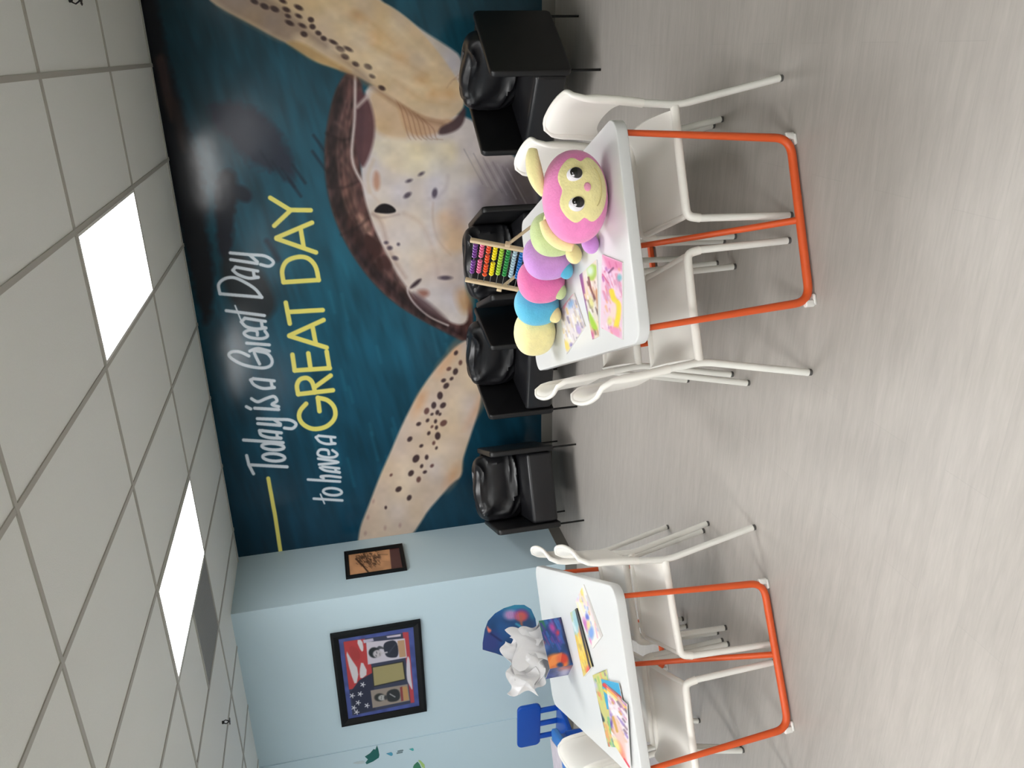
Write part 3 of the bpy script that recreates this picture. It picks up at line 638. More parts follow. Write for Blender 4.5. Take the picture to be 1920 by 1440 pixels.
decal('wall_decal', [zz([(1098, 1368), (1120, 1395), (1140, 1440), (1150, 1500), (1080, 1500), (1045, 1430), (1060, 1400)]), zz([(1105, 1350), (1130, 1355), (1175, 1400), (1180, 1440), (1150, 1430), (1130, 1390)])],
      'green and lime leaf decal below the blue drop decal', 'wall decal', [(60, 130, 96), (170, 205, 120)], ['leaf', 'leaf'])

# ------------------------------------------------------------------ tables with orange frames
M_TOP = mat('white_laminate', (220, 221, 221), .3)
M_ORG = mat('orange_powder_coat', (226, 92, 40), .4)
M_WPL = mat('white_plastic', (234, 232, 228), .35)
TL, TW, TH = 1.574, .825, .74
def make_table(label):
    o = thing('table', label, 'table', group='white tables with orange frames')
    MB().rslab(-TW/2, TW/2, 0, TL, TH-.044, TH, .075, .005, 10).obj('tabletop', M_TOP, o)
    for s_ in (1, -1):
        y = .055 if s_ == 1 else TL-.055; yt = .05 if s_ == 1 else TL-.05
        pts = fillet([(-.36, yt, TH-.05), (-.315, y, .022), (.315, y, .022), (.36, yt, TH-.05)], .065, 8)
        r = [.0165-.0055*min(1, max(0, p.z-.02)/.66) for p in pts]
        MB().tube(pts, r, 14).obj('leg_frame', M_ORG, o)
        MB().tube([(0, y+.008*s_, .028), (0, y+.20*s_, TH*.5), (0, y+.365*s_, TH-.05)], [.0135, .012, .0105], 14).obj('brace', M_ORG, o)
        MB().tube([(-.34, yt+.09*s_, TH-.054), (.34, yt+.09*s_, TH-.054)], .009, 10).obj('rail', M_ORG, o)
        for q in (-1, 1):
            f = MB().box((q*.31-.022, y-.014, 0), (q*.31+.022, y+.014, .012), None, .004)
            f.box((q*.323-.014, y-.012, .008), (q*.323+.014, y+.012, .045), None, .004); f.obj('foot_pad', M_WPL, o)
    for q in (-.2, .2): MB().tube([(q, .12, TH-.054), (q, TL-.12, TH-.054)], .009, 10).obj('rail', M_ORG, o)
    return o
T1 = ((-.5967, 2.6597), .4388); T2 = ((-2.4879, 2.4192), .5536)
tb = make_table('white table with orange legs holding the plush caterpillar and the abacus')
tb.location = (*T1[0], 0); tb.rotation_euler = (0, 0, T1[1])
tb2 = copy_tree(tb); tb2.location = (*T2[0], 0); tb2.rotation_euler = (0, 0, T2[1])
tb2['label'] = 'white table with orange legs holding the open ocean print carton'

# ------------------------------------------------------------------ white stacking chairs
M_SHELL = mat('white_chair_shell', (246, 243, 236), .32)
M_CTUBE = mat('white_enamel_tube', (240, 239, 233), .3)
M_GLIDE = mat('grey_rubber_glide', (90, 88, 86), .7)
def make_chair(label):
    """local: x to the side, y forward from the rear feet, z up"""
    o = thing('stacking_chair', label, 'chair')
    HW = .222
    back = [(.072, .575), (.062, .65), (.055, .72), (.051, .775), (.046, .815), (.034, .840), (.014, .850)]
    bp = bez([(0, y, z) for y, z in back], 4)
    for s_ in (-1, 1):
        MB().tube(fillet([(s_*.247, 0, .012), (s_*.228, .085, .435), (s_*HW, .070, .60)], .045, 8), .0142, 14).obj('leg', M_CTUBE, o)
        MB().tube([(s_*.247, 0, 0), (s_*.247, .001, .014)], .0135, 12).obj('glide', M_GLIDE, o)
        MB().tube([(s_*.2262, .518, .40), (s_*.228, .53, .012)], .0142, 14).obj('leg', M_CTUBE, o)
        MB().tube([(s_*.228, .53, 0), (s_*.228, .53, .014)], .0135, 12).obj('glide', M_GLIDE, o)
    # backrest: bowed panel that rolls back at the top, edges wrap the tubes
    b = MB(); nx = 22; G = []
    for i in range(nx+1):
        x = -HW+2*HW*i/nx; f = abs(x)/HW; row = []
        lo = .05+.10*(1-f**4); hi = 1-.30*max(0, (f-.62)/.38)**2.2
        for j in range(17):
            tt = lo+(hi-lo)*j/16; q = tt*(len(bp)-1); k = min(int(q), len(bp)-2); pt = bp[k].lerp(bp[k+1], q-k)
            row.append((x, pt.y-.03*(1-f*f), pt.z))
        G.append(row)
    b.sheet(G, .009)
    low = [p for p in bp if p.z < G[0][0][2]-.008]
    path = [(-HW, p.y, p.z) for p in low]+G[0][:-2]+[G[i][-1] for i in range(1, nx)]+G[nx][:-2][::-1]+[(HW, p.y, p.z) for p in low[::-1]]
    k0 = len(low)+len(G[0])-2; m_ = len(path); rr = []
    for k in range(m_):
        e_ = min(k, m_-1-k); rr.append(.0172 if e_ < k0-5 else max(.0095, .0172-.0012*(e_-k0+5)))
    b.tube(path, rr, 12)
    b.obj('backrest', M_SHELL, o)
    # seat: shallow dish with upturned rear and rolled rim
    s = MB(); G = []
    for i in range(nx+1):
        x = -HW+2*HW*i/nx; f = abs(x)/HW; row = []
        for j in range(21):
            y = .10+.405*j/20; z = .447-.020*(1-f**3)*math.sin(math.pi*min(1, j/17))
            if y < .2: z += .075*((.2-y)/.1)**2*(1-f**3)
            if y > .46: z -= .018*((y-.46)/.045)**2
            row.append((x*(1-.03*max(0, (y-.44)/.065)**2), y, z))
        G.append(row)
    s.sheet(G, .009)
    rim = fillet([(-.226, .535, .375), (-.222, .512, .440), (-.19, .505, .437), (.19, .505, .437), (.222, .512, .440), (.226, .535, .375)], .03, 5)
    for sg in (-1, 1):
        s.tube(fillet([(sg*.226, .09, .45), (sg*.222, .30, .447), (sg*.222, .508, .440), (sg*.2262, .518, .388)], [.1, .05], 6), .0170, 12)
    s.tube(fillet([(-.222, .44, .444), (-.217, .503, .436), (.217, .503, .436), (.222, .44, .444)], .045, 8), .0125, 10)
    s.obj('seat', M_SHELL, o)
    return o
chairs = [
    (-1.296, 2.757, (.891, .454), 'white stacking chair beside the pink colouring book, its back seen edge on'),
    (-1.530, 3.350, (.905, .425), 'white stacking chair by the plush tail, its back edge on between table and black armchair'),
    (-.217, 3.213, (-.926, -.377), 'white stacking chair beside the plush head, with its long rear leg closest to the camera'),
    (-.443, 3.745, (-.915, -.403), 'white stacking chair between the plush head and the black armchairs'),
    (-2.178, 3.002, (-.866, -.50), 'white stacking chair nearest the camera on the aisle side of the carton table'),
    (-2.495, 3.470, (-.866, -.50), 'white stacking chair on the aisle side of the carton table, closer to the mural'),
    (-3.165, 2.430, (.866, .50), 'white stacking chair with only its seat showing below the book piles on the carton table'),
    (-3.422, 2.885, (.866, .50), 'white stacking chair in front of the blue play furniture'),
]
proto = make_chair('white chair')
for i, (x, y, d, lab) in enumerate(chairs):
    c = proto if i == 0 else copy_tree(proto)
    c.location = (x, y, 0); c.rotation_euler = (0, 0, math.atan2(d[1], d[0])-math.pi/2)
    c['label'] = lab; c['group'] = 'white chairs around the two tables'

# ------------------------------------------------------------------ black vinyl armchairs
M_VIN = mat('black_vinyl', (17, 17, 19), .42, bump=.06, bscale=350)
M_VIN2 = mat('black_soft_vinyl', (26, 26, 29), .33, bump=.03, bscale=250)
M_BMET = mat('black_steel', (14, 14, 14), .4, .3)
def make_armchair(label):
    """local: x across, y from rear 0 to front .58, z up"""
    o = thing('armchair', label, 'armchair')
    SX = Matrix(((0, 0, 1, 0), (1, 0, 0, 0), (0, 1, 0, 0), (0, 0, 0, 1)))  # (y, z, x)
    for s_ in (-1, 1):
        a, b_ = (-.33, -.285) if s_ < 0 else (.285, .33)
        MB().rslab(-.06, .585, .195, .715, a, b_, .035, .012, 6, SX).obj('armrest', M_VIN, o)
        for y in (-.02, .555):
            x = s_*.308; MB().box((x-.007, y-.007, 0), (x+.007, y+.007, .2), None, .002).obj('leg', M_BMET, o)
    MB().rslab(-.283, .283, -.04, .05, .2, .70, .02, .012, 4).obj('back_panel', M_VIN, o)
    def seat_fn(d): return 1
    s = MB(); s.rslab(-.282, .282, .06, .575, .215, .425, .03, .028, 5); s.obj('seat', M_VIN2, o)
    c_ = MB().ball((0, .115, .60), (.278, .085, .200), None, 72, 56, None, .45)
    def ridge(t): return (1-abs(math.sin(t)))**2
    for v_ in c_.v:      # slack vinyl: folds sweep down from the upper corners
        if v_.y < .10: continue
        x, z = v_.x/.278, (v_.z-.60)/.2; k = (v_.y-.10)/.1
        rad = math.hypot(x+.35, (z-1.25)*.85)
        v_.y += k*(.030*ridge(5.2*rad+.4)+.014*ridge(9*rad+2*x)-.018*ridge(3.1*(z+.4*x)+1.2)*(1-abs(x)))
        v_.z += .012*math.sin(5*x+1)*max(0, z)
    c_.obj('back_cushion', M_VIN2, o)
    return o
arm = [
    ((-.125, 5.085), (-.680, 5.462), 'black vinyl armchair showing its whole broad side panel, below the large turtle flipper'),
    ((-1.015, 5.500), (-1.640, 5.250), 'black vinyl armchair directly behind the wooden abacus'),
    ((-1.990, 5.320), (-2.643, 5.434), 'black vinyl armchair behind the yellow plush tail, between abacus and spotted flipper'),
    ((-2.935, 5.447), (-3.526, 5.187), 'black vinyl armchair in the corner beside the pale blue wall'),
]
proto = make_armchair('black armchair')
for i, (r, l, lab) in enumerate(arm):
    c = proto if i == 0 else copy_tree(proto)
    r = Vector(r); l = Vector(l); xd = (r-l).normalized(); yd = Vector((xd.y, -xd.x)); mid = (r+l)/2
    org = mid-yd*.575
    # local x must be viewer-left when y faces the camera, so mirror-symmetric chair is simply turned
    c.location = (org.x, org.y, 0); c.rotation_euler = (0, 0, math.atan2(yd.y, yd.x)-math.pi/2)
    c['label'] = lab; c['group'] = 'black armchairs along the mural wall'

# ------------------------------------------------------------------ plush caterpillar
def plush(name, rgb): return mat(name, rgb, .95, noise=.15, nscale=24, bump=.30, bscale=110, sheen=.35)
PK, YE, GR, PU, HP, BL = plush('plush_pink', (246, 142, 200)), plush('plush_cream_yellow', (250, 238, 172)), plush('plush_light_green', (206, 224, 160)), plush('plush_lilac', (206, 150, 222)), plush('plush_hot_pink', (238, 122, 178)), plush('plush_sky_blue', (92, 190, 226))
M_EYEW, M_EYEB, M_NOSE = mat('eye_white', (245, 240, 246), .2), mat('eye_black', (14, 8, 10), .08, coat=.8), plush('plush_nose_pink', (240, 160, 190))
HC = Vector((-.522, 2.890, .866))
o = thing('plush_caterpillar', 'pastel plush caterpillar with a pink and cream face lying across the white table', 'plush toy', (HC.x, HC.y, TH))
rel = lambda p: Vector(p)-Vector((HC.x, HC.y, TH))
segs = [((-.735, 3.245, .845), GR, (.098, .075, .100)), ((-.858, 3.335, .848), PU, (.106, .080, .106)), ((-.990, 3.428, .850), HP, (.108, .085, .108)), ((-1.130, 3.512, .848), BL, (.104, .085, .106)), ((-1.290, 3.575, .842), YE, (.100, .118, .100))]
head_j = Vector((-.640, 3.120, .85))
pts = [head_j]+[Vector(s_[0]) for s_ in segs]
for i, (c, m_, r) in enumerate(segs):
    ax = (Vector(c)-pts[i]).normalized() if i == 0 else (pts[min(i+2, len(pts)-1)]-pts[i]).normalized()
    rz = math.atan2(ax.y, ax.x)-math.pi/2
    M = Matrix.Translation(rel(c)) @ Matrix.Rotation(rz, 4, 'Z')
    MB().ball((0, 0, 0), r, M, 36, 24, None, .86).obj('body_segment', m_, o)
MB().ball(rel((-.655, 3.11, .85)), (.075, .075, .075)).obj('neck', YE, o)
for (x, y), z, m_ in (((1077, 480), .780, YE), ((1061, 509), .780, BL), ((1049, 548), .780, GR), ((1040, 592), .780, YE), ((1108, 460), .776, PU)):
    p_ = onz(x, y, z); d = Vector((-.5, -.8, 0)).normalized()
    M = Matrix.Translation(rel(p_)) @ Matrix.Rotation(math.atan2(d.y, d.x)-math.pi/2, 4, 'Z')
    MB().ball((0, -.012, 0), (.036, .048, .034), M, 24, 16).obj('foot', m_, o)
# head frame: f = where the face looks, r = viewer's right, u = up
f = Vector((.26, -.955, .13)).normalized(); r = Vector((.955, .26, 0)); r = (r-f*r.dot(f)).normalized(); u = r.cross(f)*-1
u = f.cross(r) if f.cross(r).z > 0 else -f.cross(r)
HM = Matrix((( r.x, -f.x, u.x, 0), (r.y, -f.y, u.y, 0), (r.z, -f.z, u.z, 0), (0, 0, 0, 1)))
HM = Matrix.Translation(rel(HC)) @ HM       # local x right, -y forward, z up
HR = (.172, .130, .122)
MB().ball((0, 0, 0), HR, HM, 48, 32, None, .93).obj('head', PK, o)
def on_head(a, b, k=1.0):
    """a, b across and up on the head's front, as fractions of its half size"""
    q = max(0., 1-(abs(a)**2.15+abs(b)**2.15)); return Vector((a*HR[0]*k, -HR[1]*q**.5*k, b*HR[2]*k))
fm = MB(); V = []; Fc = []; nr, na = 14, 64
def face_r(th):
    c, s_ = math.cos(th), math.sin(th)
    base = 1/math.sqrt((c/.70)**2+(s_/.70)**2)
    if s_ > 0: base *= 1-.22*math.exp(-((th-math.pi/2)/.28)**2)
    base *= 1-.20*math.exp(-((th-2*math.pi+.02)/.22)**2)-.20*math.exp(-((th-math.pi)/.22)**2)-.20*math.exp(-((th)/.22)**2)
    return base
for i in range(nr+1):
    for j in range(na):
        th = 2*math.pi*j/na; rr = face_r(th)*i/nr; V.append(on_head((.10+rr*math.cos(th)*1.08), -.09+rr*math.sin(th)*1.16, 1.03 if i < nr else .985))
for i in range(nr):
    for j in range(na): Fc.append((i*na+j, i*na+(j+1) % na, (i+1)*na+(j+1) % na, (i+1)*na+j))
fm.add(V, Fc, HM); fm.obj('face', YE, o)
for a in (-.20, .39):
    c = on_head(a, .14, 1.02); e = MB().ball(c, (.026, .012, .029), HM, 24, 16).obj('eye', M_EYEW, o)
    MB().ball(c+Vector((.006, -.0065, -.005)), (.0210, .0085, .0232), HM, 20, 14).obj('pupil', M_EYEB, e)
    MB().ball(c+Vector((-.003, -.0145, .006)), (.004, .002, .004), HM, 10, 8).obj('highlight', M_EYEW, e)
MB().ball(on_head(.13, -.20, 1.03), (.016, .008, .013), HM, 20, 12).obj('nose', M_NOSE, o)
sm = [on_head(.13+.42*math.cos(t_), -.34+.30*math.sin(t_), 1.045) for t_ in np.linspace(math.radians(205), math.radians(335), 14)]
MB().tube(sm, .0016, 6, HM).obj('smile', mat('thread_tan', (206, 190, 130), .8), o)
ear = MB().tube(bez([(.02, .01, .112), (.06, .005, .133), (.105, 0, .145), (.15, -.005, .150), (.185, -.005, .146)], 4), [.016+.014*math.sin(math.pi*k/16) for k in range(17)], 14, HM, 1.2); ear.obj('ear', YE, o)
ear = MB().tube(bez([(-.075, .05, .120), (-.125, .045, .100), (-.165, .035, .060), (-.185, .02, .015)], 5), [.014+.012*math.sin(math.pi*k/15) for k in range(16)], 14, HM, 1.2); ear.obj('ear', YE, o)

# ------------------------------------------------------------------ abacus
M_WOOD = mat('pale_beech', (206, 184, 148), .5, noise=.08, nscale=12)
M_ROD = mat('steel_rod', (150, 150, 150), .3, .9)
ax_, nn = Vector((.8, -.6, 0)), Vector((.6, .8, 0))
lean = math.radians(19); upv = (nn*math.sin(lean)+Vector((0, 0, 1))*math.cos(lean)); nv_ = (nn*math.cos(lean)-Vector((0, 0, 1))*math.sin(lean))
A0 = Vector((-1.078, 3.862, TH))
o = thing('abacus', 'wooden bead abacus with rainbow rows standing behind the plush caterpillar', 'abacus', A0)
AM = Matrix(((ax_.x, nv_.x, upv.x, 0), (ax_.y, nv_.y, upv.y, 0), (ax_.z, nv_.z, upv.z, 0), (0, 0, 0, 1)))
AH = .375
for s_ in (-1, 1):
    x = s_*.158
    MB().box((x-.010, -.012, .004), (x+.010, .012, AH), AM, .003).obj('side_post', M_WOOD, o)
    L = MB().box((x+s_*.010, -.014, AH*.5-.012), (x+s_*.030, .014, AH*.5+.014), AM, .003); L.obj('hinge_block', M_WOOD, o)
    p0 = AM @ Vector((x+s_*.022, 0, AH*.5)); p1 = Vector(p0)+nn*.125+ax_*.0; p1.z = .006
    MB().tube([p0, p1], .009, 4).obj('support_leg', M_WOOD, o)
bead_cols = [(120, 66, 150), (228, 110, 150), (236, 88, 40), (246, 226, 20), (168, 208, 60), (40, 146, 70), (178, 204, 214), (38, 116, 190), (214, 218, 226), (150, 90, 60)]
bm_ = {}
for k in range(10):
    z = AH-.030-k*.0335; MB().tube([AM @ Vector((-.15, 0, z)), AM @ Vector((.15, 0, z))], .0016, 8).obj('rod', M_ROD, o)
    mt = mat('bead_paint_%d' % k, bead_cols[k], .35)
    x = .138
    b0 = MB().tube([(-.0065, 0, 0), (-.0048, 0, 0), (0, 0, 0), (.0048, 0, 0), (.0065, 0, 0)], [.005, .0105, .0128, .0105, .005], 14).obj('bead', mt, o)
    for j in range(10):
        b_ = b0 if j == 0 else b0.copy()
        if j: COL.objects.link(b_); b_.parent = o
        gap = 0.
        if k in (0, 1, 3) and j >= 5: gap = .02
        if k == 2: gap = .012*(j//3)
        if k in (0,): gap += .012
        xx = x-j*.0145*1.45-gap if k < 4 else x-j*.0145*1.5
        b_.matrix_local = AM @ Matrix.Translation((xx, 0, z))

# ------------------------------------------------------------------ colouring books and papers
M_PAGE = mat('white_page', (232, 230, 226), .7)
BG = 'colouring books on the tables'
def book(quad, fn, label, z=TH, th=.005, base=(225, 222, 225), spine=None, n=70, cat='book', name='coloring_book'):
    P = [onz(x, y, z+th) for x, y in quad]; c = np.mean(P, 0)
    o = thing(name, label, cat, (c[0], c[1], z), 0, BG)
    lo = [(p[0]-c[0], p[1]-c[1]) for p in P]
    a2 = sum(lo[i][0]*lo[(i+1) % 4][1]-lo[(i+1) % 4][0]*lo[i][1] for i in range(4))
    if a2 < 0: lo2 = lo[::-1]
    else: lo2 = lo
    MB().prism(lo2, .0006, th, None).obj('pages', M_PAGE, o, False)
    painted('cover', [(x, y, th+.0004) for x, y in lo], quad, n, n, fn, vmat('glossy_cover', .3, .5), o, base)
    if spine:
        (x0, y0), (x1, y1) = lo[spine[0]], lo[spine[1]]
        MB().tube([(x0, y0, th/2+.0005), (x1, y1, th/2+.0005)], th/2, 8).obj('spine', mat('spine_'+str(spine[2]), spine[2], .4), o)
    return o
def scribble(p, seed, cols, n, x0, x1, y0, y1, s0=3, s1=9, al=.85, dx=.3):
    rs = np.random.RandomState(seed)
    for i in range(n):
        x = rs.uniform(x0, x1); y = rs.uniform(y0, y1); L = rs.uniform(s0, s1)
        p.line([(x-L*dx, y-L), (x+L*dx, y+L)], cols[rs.randint(len(cols))], rs.uniform(1.5, 4), 1.2, al)
z4 = lambda q: [(1010+x/9.6, 440+y/9.6) for x, y in q]
z5 = lambda q: [(1010+x/9.6, 550+y/9.6) for x, y in q]
def bk0(p):
    p.c[:] = (216, 210, 218); scribble(p, 21, [(150, 140, 170), (120, 110, 150), (240, 236, 220), (220, 190, 120)], 45, 1050, 1094, 556, 658, 2, 5)
    scribble(p, 1, [(190, 182, 204), (226, 218, 208), (168, 160, 176), (236, 232, 238), (208, 190, 170)], 90, 1046, 1100, 550, 662)
    p.line(z5([(600, 20), (500, 150), (460, 260)]), (220, 120, 130), 3, 1.5); p.ell(1071, 570, 4, 8, 20, (150, 185, 220), 2)
    p.ell(1086, 618, 4, 9, -20, (176, 156, 214), 2); p.ell(1063, 648, 5, 10, -15, (222, 200, 110), 2); p.ell(1072, 646, 3, 4, 0, (120, 110, 180), 2)
    p.line(z5([(690, 90), (780, 320), (830, 570)]), (110, 108, 112), 1.4, .8); p.line([(1052, 575), (1057, 600)], (120, 112, 122), 3, 2)
book([(1049, 582), (1076, 549), (1097, 612), (1062, 664)], bk0, 'pale grey and lilac colouring book nearest the plush tail')
def bk1(p):
    p.c[:] = (226, 214, 198); p.poly(z4([(730, 700), (790, 760), (880, 1400), (900, 1900), (1000, 1900), (960, 1950), (860, 1900)]), (120, 70, 120), 2, .9)
    p.line([(1089, 512), (1098, 580), (1106, 625), (1111, 636)], (140, 84, 140), 6, 2)
    scribble(p, 2, [(110, 84, 74), (226, 220, 216), (232, 214, 160), (196, 150, 120), (240, 234, 230)], 80, 1098, 1130, 515, 625)
    p.poly(z4([(860, 520), (1060, 530), (1040, 730), (1000, 820), (900, 820)]), (168, 204, 84), 2); p.ell(1107, 507, 6, 9, 0, (214, 232, 208), 3)
    p.ell(1121, 527, 5, 9, 0, (236, 228, 220), 2); p.line([(1104, 520), (1108, 540), (1116, 560)], (104, 60, 60), 3, 1.5); p.line([(1121, 545), (1122, 560), (1125, 580)], (196, 140, 92), 8, 2)
    p.poly(z5([(900, 300), (960, 400), (1060, 600), (1060, 660), (980, 660), (910, 480)]), (160, 204, 50), 2)
    p.ell(1109, 567, 4, 10, -10, (224, 220, 140), 2); p.ell(1110, 628, 4, 7, 0, (196, 90, 150), 2)
book([(1086, 516), (1118, 487), (1123, 631), (1111, 637)], bk1, 'colouring book with lime green and brown cover between the lilac and the pink one', base=(226, 214, 198))
def bk2(p):
    p.c[:] = (236, 204, 222); p.poly(z4([(1140, 360), (1510, 500), (1500, 640), (1250, 620)]), (226, 140, 178), 3, rnd=0)
    scribble(p, 23, [(206, 90, 140), (250, 230, 240), (180, 110, 180), (236, 170, 120)], 40, 1130, 1164, 495, 630, 2, 5)
    scribble(p, 3, [(220, 130, 160), (240, 214, 228), (214, 160, 190), (232, 210, 236)], 70, 1130, 1165, 510, 560)
    p.line(z4([(1270, 680), (1350, 600)]), (110, 40, 90), 3, 1.2); p.line(z4([(1150, 700), (1260, 860)]), (196, 60, 110), 1.5, 1); p.ell(1162, 520, 4, 6, 0, (120, 190, 200), 2)
    p.line(bez2(z4([(1320, 1010), (1360, 1150), (1440, 1250), (1430, 1500)]))+z5([(1420, 480), (1400, 600)]), (240, 218, 60), 9, 1.6)
    p.ell(1150, 585, 6, 16, 8, (240, 214, 206), 3); p.poly(z5([(1290, 600), (1460, 600), (1480, 830), (1290, 690)]), (236, 156, 192), 3)
    p.ell(1134, 595, 4, 14, 10, (232, 206, 220), 3); p.ell(1144, 602, 4, 7, 0, (226, 220, 130), 2.5)
book([(1129, 477), (1167, 492), (1167, 637), (1126, 614)], bk2, 'pink colouring book with a yellow banana shape nearest the table edge', base=(236, 204, 222))
# books on the carton table
z7 = lambda q: [(1040+x/9, 1080+y/9) for x, y in q]
def bk3(p):
    p.c[:] = (240, 232, 226); p.line(z7([(430, 220), (470, 420)]), (240, 208, 84), 8, 2); p.ell(1083, 1116, 4, 9, 0, (216, 180, 214), 3); p.ell(1083, 1112, 2, 3, 0, (120, 50, 70), 1)
    scribble(p, 24, [(226, 150, 60), (120, 150, 220), (210, 120, 170), (240, 220, 120)], 30, 1080, 1124, 1106, 1208, 1.5, 4)
    scribble(p, 4, [(244, 226, 206), (240, 214, 220), (216, 222, 238), (246, 236, 190)], 60, 1078, 1126, 1110, 1200)
    p.line(z7([(560, 340), (790, 1020)]), (206, 200, 196), 5, 1.5); p.ell(1098, 1173, 4.5, 13, -12, (200, 120, 190), 2); p.ell(1109, 1187, 5, 12, 0, (120, 160, 220), 2)
    p.ell(1102, 1158, 3, 6, -20, (90, 110, 200), 1.5); p.ell(1104, 1173, 3, 8, 0, (236, 214, 150), 2); p.ell(1105, 1205, 4, 7, 0, (232, 120, 190), 2); p.line([(1116, 1170), (1121, 1196)], (230, 170, 190), 1.5, 1)
book([(1079, 1128), (1094, 1096), (1129, 1192), (1111, 1216)], bk3, 'pale colouring book with a yellow corner next to the aisle side of the carton table', base=(240, 232, 226))
def bk4(p):
    p.c[:] = (222, 200, 110); p.poly([(1068, 1140), (1082, 1140), (1092, 1190), (1078, 1196)], (168, 206, 214), 5)
    scribble(p, 5, [(236, 206, 84), (222, 156, 60), (240, 222, 120), (196, 170, 90), (230, 190, 70)], 60, 1078, 1104, 1196, 1256)
    scribble(p, 6, [(200, 226, 230), (150, 200, 206), (232, 240, 236)], 16, 1070, 1086, 1146, 1186); p.ell(1089, 1187, 2.5, 9, -10, (236, 150, 110), 2)
    p.line([(1080, 1142), (1094, 1200), (1107, 1254)], (52, 54, 52), 3.6, 1); p.line([(1076, 1205), (1092, 1268)], (226, 84, 60), 2, 1); p.ell(1103, 1256, 3, 7, 0, (238, 96, 96), 2)
book([(1069, 1149), (1080, 1141), (1110, 1250), (1094, 1269)], bk4, 'yellow and sky blue colouring book with a black spine, closest to the carton', spine=(1, 2, (40, 42, 40)), th=.009, base=(222, 200, 110))
z8 = lambda q: [(1080+x/6.545, 1220+y/6.545) for x, y in q]
def bk5(p):
    p.c[:] = (206, 200, 120); scribble(p, 27, [(60, 70, 80), (220, 60, 60), (250, 246, 240), (110, 80, 150), (40, 130, 110)], 60, 1108, 1165, 1262, 1405, 1.5, 4)
    scribble(p, 7, [(150, 200, 90), (236, 190, 80), (90, 180, 160), (230, 150, 90), (196, 206, 110), (130, 190, 120)], 120, 1108, 1165, 1262, 1410)
    p.line(z8([(230, 270), (350, 240)]), (70, 90, 60), 3, 1.5); p.line(z8([(250, 640), (290, 780), (330, 860)]), (50, 56, 60), 7, 1.5); p.line(z8([(200, 400), (250, 520)]), (110, 84, 110), 2, 1)
    p.ell(1131, 1390, 5, 12, -30, (170, 140, 200), 3); p.ell(1116, 1285, 4, 9, -20, (190, 190, 214), 3)
book([(1111, 1266), (1137, 1255), (1166, 1402), (1140, 1400)], bk5, 'green and orange comic style book at the bottom of the pile beside the white chair', base=(206, 200, 120))
def bk6(p):
    p.c[:] = (60, 164, 208); p.line([(1133, 1284), (1150, 1298), (1178, 1322)], (226, 50, 50), 7, 1.2); p.line([(1133, 1294), (1150, 1308), (1178, 1331)], (240, 196, 70), 5, 1.2)
book([(1127, 1273), (1160, 1281), (1170, 1330), (1138, 1330)], bk6, 'blue covered sheet with a red stripe on top of the green book', z=TH+.006, th=.003, base=(60, 164, 208))
def bk7(p):
    p.c[:] = (236, 222, 226); p.line([(1136, 1284), (1152, 1298), (1176, 1322)], (228, 56, 46), 5, 1); p.line([(1136, 1290), (1152, 1304), (1176, 1329)], (240, 178, 70), 3.5, 1); p.line([(1136, 1295), (1152, 1309), (1176, 1335)], (226, 226, 150), 2.5, 1)
    scribble(p, 8, [(232, 212, 222), (214, 180, 200), (240, 232, 236), (190, 160, 200), (226, 190, 160)], 60, 1138, 1176, 1310, 1385, dx=.7)
    scribble(p, 28, [(206, 120, 160), (250, 246, 246), (150, 120, 190), (210, 150, 70), (120, 90, 110)], 50, 1138, 1176, 1312, 1430, 1.5, 5, dx=.7)
    p.poly([(1150, 1340), (1160, 1350), (1172, 1380), (1176, 1440), (1160, 1400), (1148, 1365)], (232, 196, 186), 3); p.ell(1146, 1357, 3, 8, 0, (96, 70, 160), 2)
    p.line([(1150, 1345), (1158, 1372)], (210, 160, 60), 4, 1.5); p.poly([(1152, 1385), (1166, 1395), (1178, 1440), (1170, 1450)], (236, 130, 104), 3, .9); p.ell(1156, 1398, 6, 15, -25, (236, 226, 140), 3); p.line([(1171, 1424), (1180, 1438)], (220, 40, 70), 3, 1); p.ell(1146, 1388, 2.5, 7, -20, (50, 44, 46), 2)
book([(1137, 1285), (1175, 1321), (1182, 1444), (1148, 1390)], bk7, 'rainbow striped activity sheet on top of the pile, running to the table edge', z=TH+.010, th=.004, base=(236, 222, 226), n=110)

# ------------------------------------------------------------------ open carton with ocean print and tissue
b1 = Vector((-2.905, 3.400, TH)); b2 = Vector((-3.029, 3.186, TH)); d = (b2-b1).normalized(); n_ = Vector((d.y, -d.x, 0)); n_ = n_ if n_.y > 0 else -n_
CW, CD, CH = .265, .17, .128
o = thing('carton', 'open display carton printed with an ocean scene and a raised arched lid', 'carton', b1)
M_CARD = vmat('ocean_print_card', .3, .5); M_CBK = mat('grey_card', (186, 186, 190), .6)
CM = Matrix(((d.x, n_.x, 0, 0), (d.y, n_.y, 0, 0), (0, 0, 1, 0), (0, 0, 0, 1)))   # x along the front, y to the rear
bx = MB(); wl_ = .003
bx.box((0, 0, .0005), (CW, CD, .004), CM); bx.box((0, 0, .0005), (wl_, CD, CH), CM); bx.box((CW-wl_, 0, .0005), (CW, CD, CH), CM); bx.box((0, CD-wl_, .0005), (CW, CD, CH), CM); bx.box((0, 0, .0005), (CW, wl_, CH), CM)
bx.obj('box', M_CBK, o, False)
zb = lambda q: [(860+x/5.333, 1080+y/5.333) for x, y in q]
